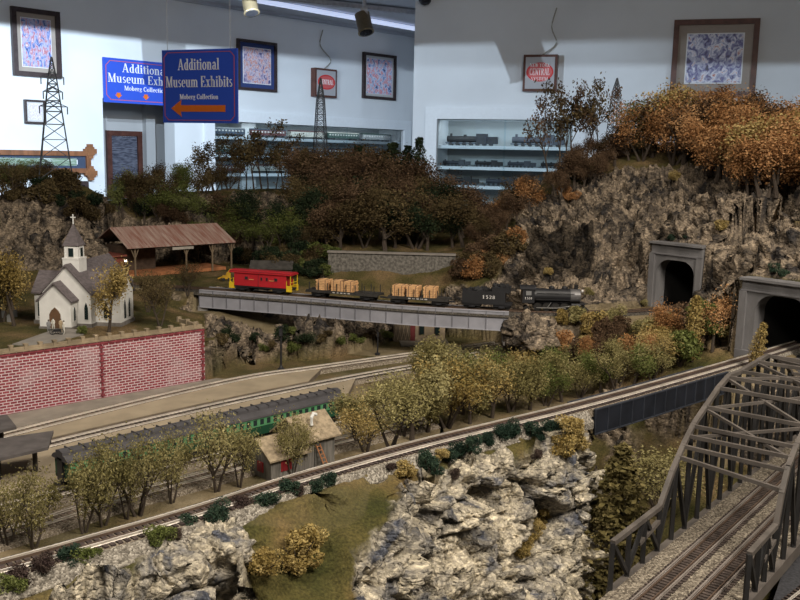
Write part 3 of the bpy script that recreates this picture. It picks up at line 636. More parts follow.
TN_ = Vector((TD.y, -TD.x, 0)); TW = (TR0 - TL0).dot(TN_)
def height(X, Y):
    Z = rbf(X, Y); rockn = fbm(np.stack([X, Y, X * 0], -1).reshape(-1, 3), 6, 3).reshape(X.shape)
    Z = Z + .02 * rockn * smooth01((Z - 1.33) / .08)
    ym = inpoly(X, Y, YARD); Z = np.where(ym, ZY, Z)
    # church plateau behind the brick wall
    a = (X - WL[1].x) * WLd.x + (Y - WL[1].y) * WLd.y; b = (X - WL[1].x) * WLn.x + (Y - WL[1].y) * WLn.y; Lw = (WL[2] - WL[1]).length
    Z = np.where((b <= .0075) & (b > -.06) & (a < Lw + .03) & (X < -.2), ZY, Z)
    pl = (b > .0075) & (b < .30) & (a < Lw - .004) & (a > -1.5) & (X < -.20); Z = np.where(pl, 1.308, Z)
    w2 = smooth01((b - .30) / .08) * ((a < Lw) & (b < .38)); Z = np.where((b >= .30) & (b < .38) & (a < Lw), 1.308 * (1 - w2) + Z * w2, Z)
    # level ground of the depot behind the church
    dp_ = inpoly(X, Y, DEPOT); w3 = smooth01((2.36 - Y) / .05); Z = np.where(dp_, 1.312 * w3 + Z * (1 - w3), Z)
    # track beds
    d, s, px = poly_dist(X, Y, A_PTS); bed = ZT - .007; on = ((px < AB0 - 3) | (px > AB1 + 3)); sl = 1.1 * np.clip(d - .028, 0, None)
    Z = np.where(on & (d < .5), np.clip(Z, bed - sl, bed + sl * 1.2), Z)
    un = (~on) & (d < .07); Z = np.where(un, np.minimum(Z, 1.275), Z)
    d, s, px = poly_dist(X, Y, B_PTS); on = ((px < BB0 - 4) | (px > BB1 + 4)); sl = 1.3 * np.clip(d - .026, 0, None)
    Z = np.where(on & (d < .4) & (s < 0), np.clip(Z, bed - sl, bed + sl * 1.6), Z)
    Z = np.where(on & (d < .4) & (s > 0) & (px > BB1), np.clip(Z, bed - sl * 1.2, bed + sl), Z)
    Z = np.where((~on) & (d < .08), np.minimum(Z, 1.20 + .3 * np.clip(-s * d, 0, 1)), Z)
    # portals
    for P in (P1, P2):
        c = P['c']; n = P['n']; w = P['w']; a = (X - c.x) * n.x + (Y - c.y) * n.y; b = (X - c.x) * w.x + (Y - c.y) * w.y; hw = P['W'] / 2
        top = ZT + P['H'] + .004
        Z = np.where((a > .004) & (a < .3) & (np.abs(b) < hw + .004), np.maximum(Z, top + 1.1 * np.clip(a - .012, 0, .08)), Z)
        ab = np.abs(b); Z = np.where((a > -.010) & (a < .2) & (ab >= hw - .001) & (ab < hw + .06), np.maximum(Z, ZT + P['H'] * (1.04 - .45 * smooth01((ab - hw) / .06))), Z)
        Z = np.where((a <= .004) & (a > -.06) & (ab < hw), np.minimum(Z, bed), Z)
    # under the truss deck
    a = (X - TL0.x) * TD.x + (Y - TL0.y) * TD.y; b = (X - TL0.x) * TN_.x + (Y - TL0.y) * TN_.y
    Z = np.where((b > -.02) & (b < TW + .03) & (a < .66) & (a > -.3), np.minimum(Z, 1.19), Z)
    Z = np.where((b >= TW + .03) & (a < .60), np.minimum(Z, 1.15), Z)
    return Z, d, s, px
def make_ground(gx, gy):
    GX, GY = np.meshgrid(gx, gy)
    GZ, dB, sB, pxB = height(GX, GY)
    PT = np.stack([GX, GY, GZ], -1); NRM = normals(PT); slope = 1 - np.abs(NRM[..., 2])
    flat = PT.reshape(-1, 3)
    n1 = fbm(flat, 9, 5).reshape(GX.shape)
    rock = smooth01((slope - .20 + .25 * n1) / .12)
    # big exposed faces
    def region(px0, px1, py0, py1, y0, y1):
        r = np.zeros(GX.shape, bool); m = (GY > y0) & (GY < y1)
        rx = GX[m]; ry = GY[m]; rz = GZ[m] - CAM.z
        w = rx * FW.x + ry * FW.y + rz * FW.z; u = 400 + F_PX * (rx * RT.x + ry * RT.y + rz * RT.z) / w; v = 300 - F_PX * (rx * UP.x + ry * UP.y + rz * UP.z) / w
        r[m] = (u > px0) & (u < px1) & (v > py0) & (v < py1); return r
    BIG = region(525, 900, 168, 305, 1.45, 2.2) | region(230, 325, 195, 228, 2.2, 2.6) | region(0, 110, 200, 262, 1.85, 2.25) | region(205, 400, 300, 352, 1.55, 1.9) | region(165, 215, 195, 225, 2.3, 2.6) | region(505, 560, 200, 300, 1.7, 2.1)
    rock = np.where(BIG, np.maximum(rock, smooth01((.62 + n1) / .3)), rock)
    # keep beds, yard and plateau clear of rock
    dA, sA, pxA = poly_dist(GX, GY, A_PTS)
    clear = ((np.minimum(dA, dB) < .032) & (GZ < ZT + .04)) | inpoly(GX, GY, YARD) | (np.abs(GZ - 1.308) < 1e-4)
    rock = np.where(clear, 0, rock)
    RM_ = rock
    hard = np.where(GZ > ZT + .05, 1, smooth01((np.minimum(np.minimum(dA, dB), 9) - .03) / .05)) * (~inpoly(GX, GY, YARD)) * (np.abs(GZ - 1.308) > 1e-4)
    wb = (GX - WL[1].x) * WLn.x + (GY - WL[1].y) * WLn.y; wa = (GX - WL[1].x) * WLd.x + (GY - WL[1].y) * WLd.y; hard = np.where((wb > -.04) & (wb < .05) & (wa < (WL[2] - WL[1]).length + .004), 0, hard)
    for P in (P1, P2):
        c = P['c']; n = P['n']; w = P['w']; a = (GX - c.x) * n.x + (GY - c.y) * n.y; b = (GX - c.x) * w.x + (GY - c.y) * w.y
        hard = np.where((np.abs(a) < .02) & (np.abs(b) < P['W'] / 2 + .006), 0, hard)
    disp, tint = rock_disp(flat, .024, 3, 24, 66, 1.3, .014, .3); disp = disp.reshape(GX.shape); tint = tint.reshape(GX.shape)
    soft = fbm(flat, 25, 9).reshape(GX.shape) * .006 + fbm(flat, 90, 19, 3).reshape(GX.shape) * .003
    amp = rock * hard
    PT = PT + NRM * np.sign(NRM[..., 2:3]) * (disp * amp + soft * hard * (1 - rock))[..., None]
    dirt = np.where(inpoly(GX, GY, YARD), smooth01(.6 + 1.2 * n1), 0.0)
    ga = G(180, 388, ZY); gb = G(497, 338, ZY); back = ((gb.x - ga.x) * (GY - ga.y) - (gb.y - ga.y) * (GX - ga.x)) > 0; dirt = np.where(back, dirt * .12, dirt)
    dirt = np.maximum(dirt, np.where((np.minimum(dA, dB) < .04) & (GZ < ZT + .03), .8, 0))
    recess_shade = region(528, 594, 232, 276, 1.6, 2.3).astype(float) * smooth01((.35 + 1.3 * n1) / .25); at = dict(rock=RM_, tint=tint, dirt=dirt, recess_shade=recess_shade)  # shade of a rock recess, painted as a dark patch in the colour
    cut_ = np.zeros(GX.shape, bool)
    for P in (P1, P2):
        c = P['c']; n = P['n']; w = P['w']; a = (GX - c.x) * n.x + (GY - c.y) * n.y; b = (GX - c.x) * w.x + (GY - c.y) * w.y
        cut_ |= (a > -.003) & (a < .0085) & (np.abs(b) < P['W'] / 2 - .008)
    nearB = (sB > 0) & (pxB < BB0 + 4) & (dB < 1.0) & (GX < .32) & (dB > .012)
    keep = ~nearB & ~cut_
    keep &= ~((GY < .62))

    return PT, at, keep, GX, GY
gx = np.arange(-1.45, 1.40, .005); gy = np.arange(.50, 3.12, .005)
PT, at, keep, GX, GY = make_ground(gx, gy)
def zat(x, y):
    i = min(max(int(round((x - gx[0]) / .005)), 0), len(gx) - 1); j = min(max(int(round((y - gy[0]) / .005)), 0), len(gy) - 1); return float(PT[j, i, 2])
# ---- terrain material
def terrain_mat(name, g1, g2, g3, r1, r2, r3, cell=60, cdist=.006):
    m = bpy.data.materials.new(name); m.use_nodes = True; nt = m.node_tree; N = nt.nodes; L = nt.links; b = N['Principled BSDF']; b.inputs['Roughness'].default_value = .95; b.inputs['Specular IOR Level'].default_value = .15
    tc = N.new('ShaderNodeTexCoord')
    def noise(sc, det=5, dist=0):
        n = N.new('ShaderNodeTexNoise'); n.inputs['Scale'].default_value = sc; n.inputs['Detail'].default_value = det; n.inputs['Distortion'].default_value = dist; L.new(tc.outputs['Object'], n.inputs['Vector']); return n
    def ramp(src, stops):
        r = N.new('ShaderNodeValToRGB'); L.new(src, r.inputs[0]); e = r.color_ramp.elements
        e[0].position = stops[0][0]; e[0].color = (*stops[0][1], 1); e[1].position = stops[-1][0]; e[1].color = (*stops[-1][1], 1)
        for p, c in stops[1:-1]: q = e.new(p); q.color = (*c, 1)
        return r
    def attr(n): a = N.new('ShaderNodeAttribute'); a.attribute_name = n; return a.outputs['Fac']
    gA = ramp(noise(14).outputs['Fac'], [(.35, g1), (.5, g2), (.65, g3)])
    fine = ramp(noise(420, 3).outputs['Fac'], [(.3, (.55, .55, .55)), (.7, (1.35, 1.3, 1.2))])
    mg = N.new('ShaderNodeMix'); mg.data_type = 'RGBA'; mg.blend_type = 'MULTIPLY'; mg.inputs[0].default_value = 1; L.new(gA.outputs[0], mg.inputs[6]); L.new(fine.outputs[0], mg.inputs[7])
    # rock: tint by block plus streaks
    ad = N.new('ShaderNodeMath'); ad.operation = 'ADD'; ns = noise(70, 6, .6); L.new(attr('tint'), ad.inputs[0]); L.new(ns.outputs['Fac'], ad.inputs[1])
    hf = N.new('ShaderNodeMath'); hf.operation = 'MULTIPLY'; hf.inputs[1].default_value = .5; L.new(ad.outputs[0], hf.inputs[0])
    rr = ramp(hf.outputs[0], [(.28, r1), (.42, r2), (.60, r3)])
    rf = ramp(noise(260, 4).outputs['Fac'], [(.3, (.6, .6, .62)), (.7, (1.3, 1.28, 1.2))])
    mr = N.new('ShaderNodeMix'); mr.data_type = 'RGBA'; mr.blend_type = 'MULTIPLY'; mr.inputs[0].default_value = 1; L.new(rr.outputs[0], mr.inputs[6]); L.new(rf.outputs[0], mr.inputs[7])
    mx = N.new('ShaderNodeMix'); mx.data_type = 'RGBA'; L.new(attr('rock'), mx.inputs[0]); L.new(mg.outputs[2], mx.inputs[6]); L.new(mr.outputs[2], mx.inputs[7])
    md = N.new('ShaderNodeMix'); md.data_type = 'RGBA'; L.new(attr('dirt'), md.inputs[0]); L.new(mx.outputs[2], md.inputs[6])
    dr = ramp(noise(30).outputs['Fac'], [(.35, (.15, .115, .065)), (.65, (.25, .20, .125))]); L.new(dr.outputs[0], md.inputs[7])
    L.new(md.outputs[2], b.inputs['Base Color'])
    # broken stone: warped cells give crisp chips
    wn = noise(26, 4); va = N.new('ShaderNodeVectorMath'); va.operation = 'MULTIPLY_ADD'; L.new(wn.outputs['Color'], va.inputs[0]); va.inputs[1].default_value = (.022, .022, .022); L.new(tc.outputs['Object'], va.inputs[2])
    sc_ = N.new('ShaderNodeMapping'); sc_.inputs['Scale'].default_value = (1, 1, 1.7); sc_.inputs['Rotation'].default_value = (.3, .35, 0); L.new(va.outputs[0], sc_.inputs[0])
    hs_ = []
    for vs_, am in ((cell, 1.0), (cell * 2.6, .45)):
        v = N.new('ShaderNodeTexVoronoi'); v.inputs['Scale'].default_value = vs_; L.new(sc_.outputs[0], v.inputs['Vector']); m1 = N.new('ShaderNodeMath'); m1.operation = 'MULTIPLY'; m1.inputs[1].default_value = -am; L.new(v.outputs['Distance'], m1.inputs[0])
        sx_ = N.new('ShaderNodeSeparateColor'); L.new(v.outputs['Color'], sx_.inputs[0]); m2 = N.new('ShaderNodeMath'); m2.operation = 'MULTIPLY_ADD'; L.new(sx_.outputs[0], m2.inputs[0]); m2.inputs[1].default_value = am * .8; L.new(m1.outputs[0], m2.inputs[2]); hs_.append((m2, sx_))
    hh_ = N.new('ShaderNodeMath'); hh_.operation = 'ADD'; L.new(hs_[0][0].outputs[0], hh_.inputs[0]); L.new(hs_[1][0].outputs[0], hh_.inputs[1])
    hm_ = N.new('ShaderNodeMath'); hm_.operation = 'MULTIPLY'; L.new(hh_.outputs[0], hm_.inputs[0]); L.new(attr('rock'), hm_.inputs[1])
    b0 = N.new('ShaderNodeBump'); b0.inputs['Strength'].default_value = 1.0; b0.inputs['Distance'].default_value = cdist; L.new(hm_.outputs[0], b0.inputs['Height'])
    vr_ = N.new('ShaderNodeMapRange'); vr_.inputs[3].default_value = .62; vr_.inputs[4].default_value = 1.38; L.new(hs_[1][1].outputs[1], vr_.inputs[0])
    mv_ = N.new('ShaderNodeVectorMath'); mv_.operation = 'SCALE'; sm_ = N.new('ShaderNodeMath'); sm_.operation = 'MULTIPLY_ADD'; L.new(attr('recess_shade'), sm_.inputs[0]); sm_.inputs[1].default_value = -.72; sm_.inputs[2].default_value = 1.0; sn_ = N.new('ShaderNodeMath'); sn_.operation = 'MULTIPLY'; L.new(sm_.outputs[0], sn_.inputs[0]); L.new(vr_.outputs[0], sn_.inputs[1]); L.new(mr.outputs[2], mv_.inputs[0]); L.new(sn_.outputs[0], mv_.inputs[3]); L.new(mv_.outputs[0], mx.inputs[7])
    nb = noise(330, 6); bp = N.new('ShaderNodeBump'); bp.inputs['Strength'].default_value = .8; bp.inputs['Distance'].default_value = .003; L.new(nb.outputs['Fac'], bp.inputs['Height']); L.new(b0.outputs[0], bp.inputs['Normal']); L.new(bp.outputs[0], b.inputs['Normal'])
    return m
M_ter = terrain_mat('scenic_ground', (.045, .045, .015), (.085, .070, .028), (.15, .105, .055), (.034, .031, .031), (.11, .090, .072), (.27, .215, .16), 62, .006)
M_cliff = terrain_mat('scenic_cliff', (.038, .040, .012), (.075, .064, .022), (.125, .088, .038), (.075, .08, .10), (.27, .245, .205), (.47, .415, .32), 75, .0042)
kl = (GX < .06)
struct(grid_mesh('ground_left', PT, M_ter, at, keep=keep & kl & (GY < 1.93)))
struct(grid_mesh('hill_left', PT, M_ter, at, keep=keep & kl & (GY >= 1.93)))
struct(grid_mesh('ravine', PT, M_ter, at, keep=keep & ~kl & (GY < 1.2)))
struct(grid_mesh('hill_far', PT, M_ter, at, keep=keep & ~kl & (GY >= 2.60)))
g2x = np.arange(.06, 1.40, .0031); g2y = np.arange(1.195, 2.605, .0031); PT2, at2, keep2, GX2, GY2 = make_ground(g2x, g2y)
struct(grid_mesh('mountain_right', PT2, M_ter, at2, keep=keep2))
# ---- foreground cliff sheet
Bc = cut(B_PTS, -400, 552); ex = [-110, 0, 60, 110, 150, 200, 235, 260, 300, 335, 355, 400, 450, 500, 560, 590]
ev = [.054, .052, .050, .044, .036, .034, .045, .075, .092, .080, .046, .042, .038, .040, .042, .042]
path = []; Nn = []
for i, p in enumerate(Bc):
    d = (Bc[min(i + 1, len(Bc) - 1)] - Bc[max(0, i - 1)]).normalized(); n = Vector((d.y, -d.x, 0)); e = float(np.interp(pxof(p)[0], ex, ev)); path.append(p + n * e)
dE = d; nE = n; pE = Bc[-1]
path += [pE + dE * .024 - nE * .006, pE + dE * .034 - nE * .022, pE + dE * .037 - nE * .042, pE + dE * .038 - nE * .058]
path = resample(catmull(path, .004), .0022)
K = len(path); V_in = 30; V_out = 125
PTc = np.zeros((V_in + V_out, K, 3)); rk = np.zeros((V_in + V_out, K)); 
nprev = None; ns = []
for i, p in enumerate(path):
    d = path[min(i + 9, K - 1)] - path[max(i - 9, 0)]; d.z = 0; d.normalize(); ns.append(Vector((d.y, -d.x, 0)))
for i, p in enumerate(path):
    n = ns[i]; x = pxof(p)[0]; endf = i > K - 70; e = min((Vector((b.x, b.y, 0)) - Vector((p.x, p.y, 0))).length for b in B_PTS[::2]) if not endf else .02
    bowl = float(np.interp(x, [225, 255, 330, 352], [0, 1, 1, 0])) if not endf else 0
    zc = ZT - .008 - .010 - (.30 + .35 * bowl) * max(0, e - .030)
    for k in range(V_in):
        f = k / V_in; s = e * f * 1.0 - .012 * (1 - f); q = p + n * (s - e)
        z = ZT - .008 - (0 if s < .018 else min(1, (s - .018) / .012) * .010) - max(0, s - .030) * (.30 + .35 * bowl)
        PTc[k, i] = (q.x, q.y, z)
    for k in range(V_out):
        f = k / (V_out - 1); dz = f * .235; zz = zc - dz
        bul = .016 * math.sin(f * 9 + i * .012) * min(1, f * 6) + .010 * math.sin(i * .05 + f * 4)
        out_ = .010 + dz * .30 + bul * .6 - .010 * math.exp(-f * 30)
        if bowl: out_ += bowl * (.030 * min(1, dz / .045) ) ; zz = zc - dz
        q = p + n * out_; PTc[V_in + k, i] = (q.x, q.y, zz)
flatc = PTc.reshape(-1, 3); nc = normals(PTc); nz = fbm(flatc, 30, 77).reshape(K and PTc.shape[:2])
vi = np.arange(V_in + V_out)[:, None] * np.ones((1, K)); pxs = np.array([pxof(p)[0] for p in path])[None, :] * np.ones((V_in + V_out, 1))
bowlm = np.interp(pxs, [225, 250, 335, 352], [0, 1, 1, 0]); start = V_in - 5 + bowlm * 34 + nz * 14
rk = smooth01((vi - start) / 4)
dp, tn = rock_disp(flatc, .024, 91, 19, 52, 1.35, .006, .2); dp = dp.reshape(rk.shape); tn = tn.reshape(rk.shape)
flip = 1.0
cn = nc * np.where((nc[V_in + 40, K // 2] @ np.array(ns[K // 2])) > 0, 1.0, -1.0)
soft = fbm(flatc, 60, 31, 4).reshape(rk.shape) * .004
e_in = smooth01((vi - 8) / 6)
PTc = PTc + cn * ((dp + .003) * rk + soft * (1 - rk) * e_in)[..., None]
dc, sc2, _ = poly_dist(PTc[..., 0], PTc[..., 1], B_PTS[::2])
struct(grid_mesh('cliff_foreground', PTc, M_cliff, dict(rock=rk, tint=tn, dirt=(1 - rk) * .12 * (vi < V_in - 8)), keep=~((sc2 < 0) & (dc > .024) & (PTc[..., 2] > 1.20))))
# ============================================================ TRACKS, BRIDGES, PORTALS
def gravel_mat(name, c1, c2, c3, sc=650):
    m = bpy.data.materials.new(name); m.use_nodes = True; nt = m.node_tree; N = nt.nodes; L = nt.links; b = N['Principled BSDF']; b.inputs['Roughness'].default_value = .95; b.inputs['Specular IOR Level'].default_value = .1
    tc = N.new('ShaderNodeTexCoord'); v = N.new('ShaderNodeTexVoronoi'); v.inputs['Scale'].default_value = sc; L.new(tc.outputs['Object'], v.inputs['Vector'])
    r = N.new('ShaderNodeValToRGB'); L.new(v.outputs['Color'], r.inputs[0]); e = r.color_ramp.elements; e[0].position = .15; e[0].color = (*c1, 1); e[1].position = .85; e[1].color = (*c3, 1); q = e.new(.5); q.color = (*c2, 1)
    L.new(r.outputs[0], b.inputs['Base Color']); bp = N.new('ShaderNodeBump'); bp.inputs['Strength'].default_value = 1.0; bp.inputs['Distance'].default_value = .0012; bp.invert = True; L.new(v.outputs['Distance'], bp.inputs['Height']); L.new(bp.outputs[0], b.inputs['Normal']); return m
M_bal = gravel_mat('grey_ballast', (.10, .088, .072), (.20, .178, .145), (.38, .345, .29))
M_balb = gravel_mat('brown_ballast', (.10, .08, .06), (.20, .165, .12), (.34, .29, .23), 700)
M_grav = gravel_mat('deck_gravel', (.07, .058, .045), (.155, .13, .10), (.30, .26, .20), 520)
M_rail = mat('rail_steel', (.74, .68, .60), .4, metal=.5, var=.15); M_raild = mat('rusty_rail', (.16, .11, .08), .5, metal=.5, var=.2)
M_tie = mat('wood_sleeper', (.06, .045, .038), .85, var=.4, scale=150); M_tiel = mat('weathered_sleeper', (.15, .115, .085), .85, var=.35, scale=150)
GA = .0165
def track(pts, z, label, bal=M_bal, bw=.022, bh=.008, tie=M_tie, rail=M_rail, step=.0072, group=None, shoulder=.006, guard=False, name='railway_track', tw=.030):
    pts = [Vector((p.x, p.y, z)) for p in pts]; o = pts[len(pts) // 2]; r = empty(name, o, 0, label, 'railway track', group); pts = resample([p - o for p in pts], .004)
    if bal: mb = MB(); sweep(mb, pts, [(-bw - shoulder, -bh - .004), (bw + shoulder, -bh - .004), (bw, -.0034), (-bw, -.0034)]); mb.build('ballast', bal, r)
    for s in ([-1, 1]):
        mb = MB(); c = s * GA / 2; sweep(mb, pts, [(c - .0004, -.0008), (c - .0008, 0), (c + .0008, 0), (c + .0004, -.0008), (c + .0004, -.0018), (c + .0010, -.0022), (c - .0010, -.0022), (c - .0004, -.0018)]); mb.build('rail', rail, r)
    if guard:
        mb = MB()
        for s in (-1, 1): c = s * GA * .30; sweep(mb, pts, [(c - .0005, -.0022), (c + .0005, -.0022), (c + .0005, -.0004), (c - .0005, -.0004)])
        mb.build('guard_rail', M_raild, r)
    tp = resample(pts, step); mb = MB()
    for i in range(1, len(tp) - 1):
        d = (tp[i + 1] - tp[i - 1]).normalized(); mb.box(tp[i] - Z3 * .0034, (.0032, tw * random.uniform(.97, 1.03), .0026), math.atan2(d.y, d.x))
    mb.build('sleepers', tie, r); return r
track(B_PTS, ZT, 'pale ballasted curving main line track along the cliff top in the foreground', M_balb, bw=.0155, shoulder=.002, step=.0056, tie=mat('dark_sleeper', (.05, .036, .032), .85, var=.4, scale=150), guard=True, tw=.029)
for nm_, xa, xb in (('ballast_shoulder', -400, BB0 - 2), ('ballast_shoulder', BB1 + 1, 900)):
    q = cut(B_PTS, xa, xb); o = q[len(q) // 2].copy(); q = resample([p - o for p in q], .004); mb = MB()
    for s in (-1, 1): sweep(mb, q, [(s * .0155, -.0036), (s * .0175, -.0036), (s * .0265, -.0145), (s * .0265, -.022), (s * .0155, -.024)][::s])
    x = mb.build(nm_, M_bal); x.location = o; x['kind'] = 'structure'
track(A_PTS, ZT, 'dark track carrying the freight train across the grey girder bridge', gravel_mat('dark_cinders', (.03, .028, .025), (.07, .062, .052), (.13, .115, .095), 700), bw=.018, rail=M_raild)
def pxs(l, z=ZY): return catmull([G(x, y, z + .008) for x, y in l], .01)
YZ = ZY + .008
T1 = pxs([(-60, 450), (78, 415.5), (180, 391), (255, 375), (312, 367), (420, 352), (497, 342)])
T2 = pxs([(-60, 471), (30, 448), (114, 427.5), (240, 399), (348, 377), (420, 364), (500, 348.5)])
T3 = pxs([(-60, 523), (55, 492), (200, 454), (342, 418), (420, 398), (500, 376), (540, 362)])
T4 = pxs([(-60, 550), (40, 521), (110, 499), (180, 480), (260, 459), (350, 437), (430, 418)])
track(T1, YZ, 'back yard track nearest the brick retaining wall', M_balb, bh=.006, tie=M_tiel)
track(T2, YZ, 'middle yard track between the two long platforms', M_balb, bh=.006, tie=M_tie)
track(T3, YZ, 'yard track carrying the green passenger coaches', M_balb, bh=.006, tie=M_tie)
track(T4, YZ, 'yard track in front of the coaches beneath the olive trees', M_balb, bh=.006, tie=M_tiel)
# ---- grey girder bridge (A)
M_gA = mat('grey_bridge_paint', (.255, .255, .285), .55, var=.12, scale=30); M_gAd = mat('grey_bridge_dark', (.15, .15, .17), .6, var=.1)
ap = cut(A_PTS, AB0, AB1); o = ap[len(ap) // 2].copy(); r = empty('girder_bridge', o, 0, 'long light grey plate girder bridge carrying the freight train', 'bridge'); q = [p - o for p in ap]
mb = MB(); sweep(mb, q, [(-.019, -.012), (.019, -.012), (.019, -.0085), (-.019, -.0085)]); mb.build('deck', M_gAd, r)
for s in (-1, 1):
    mb = MB(); c = s * .020; sweep(mb, q, [(c - .001, -.036), (c + .001, -.036), (c + .001, -.001), (c - .001, -.001)]); mb.build('girder', M_gA, r)
    mb = MB(); sweep(mb, q, [(c - .002, -.0025), (c + .002, -.0025), (c + .002, -.0005), (c - .002, -.0005)]); sweep(mb, q, [(c - .003, -.0375), (c + .003, -.0375), (c + .003, -.036), (c - .003, -.036)]); mb.build('flange', mat('bridge_flange', (.30, .30, .33), .5, var=.08), r)
for p in resample(q, .0315):
    i = min(range(len(q)), key=lambda k: (q[k] - p).length); d = (q[min(i + 1, len(q) - 1)] - q[max(i - 1, 0)]).normalized(); n = Vector((d.y, -d.x, 0)); mb = MB()
    mb.box(p + n * .0215 + Z3 * -.0187, (.0012, .0022, .034), math.atan2(d.y, d.x)); mb.build('stiffener', M_gAd, r)
for f in (.0, .5, 1.0):
    p = q[int(f * (len(q) - 1))]; mb = MB(); zz = (zat((p + o).x, (p + o).y) - o.z) if f == .5 else -.06
    if f != .5: mb.box(p + Z3 * -.05, (.02, .04, .03), 0); mb.build('abutment', mat('concrete_dark', (.20, .19, .18), .9, var=.2), r)
# ---- dark girder bridge (B)
M_gB = mat('blue_black_paint', (.012, .014, .020), .5, var=.25, scale=40); M_gBl = mat('blue_black_edge', (.03, .034, .044), .5, var=.2)
bp_ = cut(B_PTS, BB0 - 2, BB1); o = bp_[len(bp_) // 2].copy(); r = empty('girder_bridge', o, 0, 'short dark blue plate girder bridge under the foreground main line', 'bridge'); q = [p - o for p in bp_]
mb = MB(); sweep(mb, q, [(-.018, -.015), (.018, -.015), (.018, -.0125), (-.018, -.0125)]); mb.build('deck', M_gB, r)
for s in (-1, 1):
    c = s * .0192; mb = MB(); sweep(mb, q, [(c - .0008, -.032), (c + .0008, -.032), (c + .0008, -.004), (c - .0008, -.004)]); mb.build('girder', M_gB, r)
    mb = MB(); sweep(mb, q, [(c - .0015, -.0045), (c + .0015, -.0045), (c + .0015, -.003), (c - .0015, -.003)]); sweep(mb, q, [(c - .002, -.0335), (c + .002, -.0335), (c + .002, -.032), (c - .002, -.032)]); mb.build('flange', M_gBl, r)
for p in resample(q, .024):
    i = min(range(len(q)), key=lambda k: (q[k] - p).length); d = (q[min(i + 1, len(q) - 1)] - q[max(i - 1, 0)]).normalized(); n = Vector((d.y, -d.x, 0)); mb = MB()
    mb.box(p + n * .0207 + Z3 * -.018, (.001, .0016, .0275), math.atan2(d.y, d.x)); mb.build('stiffener', M_gBl, r)
# ---- tunnel portals
M_con = mat('portal_concrete', (.145, .14, .142), .9, var=.2, scale=28, bump=.3, bscale=300, stretch=(1, 1, .35)); M_cond = mat('portal_concrete_band', (.13, .125, .13), .9, var=.2, scale=30)
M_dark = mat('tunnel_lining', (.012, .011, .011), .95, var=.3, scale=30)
def arch(ow, oh, n=10, rad=None):
    rad = rad or ow * .33; pts = [(ow / 2, 0)]
    for k in range(n + 1): t = math.pi / 2 * k / n; pts.append((ow / 2 - rad + rad * math.cos(t), oh - rad + rad * math.sin(t)))
    for k in range(n + 1): t = math.pi / 2 + math.pi / 2 * k / n; pts.append((-ow / 2 + rad + rad * math.cos(t), oh - rad + rad * math.sin(t)))
    pts.append((-ow / 2, 0)); return pts
for k, P in enumerate((P1, P2)):
    c = P['c'] - Z3 * .010; n = P['n']; w = P['w']; r = empty('tunnel_portal', c, 0, ('grey concrete tunnel portal at the end of the freight train line', 'nearer grey concrete tunnel portal at the right edge behind the truss bridge')[k], 'tunnel portal'); W = P['W']; H = P['H'] + .010; a = arch(P['ow'], P['oh'] + .01)
    # face: outer rectangle joined to the arch as two halves
    m_ = len(a) // 2; o0 = n * -.014; mb = MB()
    mb.prism([(W / 2, 0), (W / 2, H), (0, H)] + [a[i] for i in range(m_, -1, -1)], o0, w, Z3, n, .028); mb.prism([(0, H), (-W / 2, H), (-W / 2, 0)] + [a[i] for i in range(len(a) - 1, m_ - 1, -1)], o0, w, Z3, n, .028); mb.build('face', M_con, r)
    mb = MB(); mb.prism([(-W / 2 - .002, H), (W / 2 + .002, H), (W / 2 + .002, H + .004), (-W / 2 - .002, H + .004)], n * -.020, w, Z3, n, .040); mb.build('coping', M_con, r)
    mb = MB(); mb.prism([(-W / 2 - .001, H * .845), (W / 2 + .001, H * .845), (W / 2 + .001, H * .865), (-W / 2 - .001, H * .865)], n * -.0165, w, Z3, n, .004); mb.build('string_course', M_cond, r)
    for s in (-1, 1): mb = MB(); x = s * (W / 2 - .004); mb.prism([(x - .006, 0), (x + .006, 0), (x + .006, H * .84), (x - .006, H * .84)], n * -.018, w, Z3, n, .005); mb.build('pilaster', M_con, r)
    mb = MB(); mb.prism([(-W / 2, -.05), (W / 2, -.05), (W / 2, -.0005), (-W / 2, -.0005)], n * -.022, w, Z3, n, .07); mb.build('footing', M_cond, r)
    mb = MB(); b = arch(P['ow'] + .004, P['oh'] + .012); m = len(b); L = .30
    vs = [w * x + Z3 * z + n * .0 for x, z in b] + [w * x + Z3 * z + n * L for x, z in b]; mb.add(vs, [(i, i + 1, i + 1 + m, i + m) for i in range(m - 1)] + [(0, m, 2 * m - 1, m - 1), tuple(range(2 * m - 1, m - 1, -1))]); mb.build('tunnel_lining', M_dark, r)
# ---- arched truss bridge
M_tr = mat('truss_grey_paint', (.095, .082, .072), .55, var=.2, scale=40); M_trd = mat('truss_dark_paint', (.020, .019, .019), .6, var=.25, scale=40)
SB = .036; nb = 18; L_ = SB * nb
def chord_h(t, sd=0):
    # measured along the truss (m) -> height of the top chord
    return float(np.interp(t, HX if sd == 0 else HX1, HY))
def hit(px, py, base):
    p = pline(px, py, base, TN_); return (p - base).dot(TD), p.z - ZY
HX = [0]; HY = [hit(612.5, 543, TL0)[1]]
for q_ in ((660, 506.5), (672, 472), (684, 444), (694, 424), (705.5, 407), (718.5, 388), (729, 376), (741, 371.5)):
    t, h = hit(*q_, TL0); HX.append(t); HY.append(h)
tm = HX[-1]
for t, h in list(zip(HX, HY))[-2:0:-1]: HX.append(2 * tm + .06 - t); HY.append(h)
TS = .0575; TW = .102
print('truss', [(round(a, 3), round(b, 3)) for a, b in zip(HX, HY)], 'TW', TW)
Lt = HX[-1] + HX[1]; HX.append(Lt); HY.append(HY[0])
Lb = min(Lt, .66); HX1 = list(HX); HX1[0] = TS; HX1[1] = .1354; HX1[2] = max(HX[2] + .004, .146)
ro = TL0.copy(); R = empty('truss_bridge', ro, 0, 'grey arched steel truss bridge over two tracks in the right foreground', 'bridge')
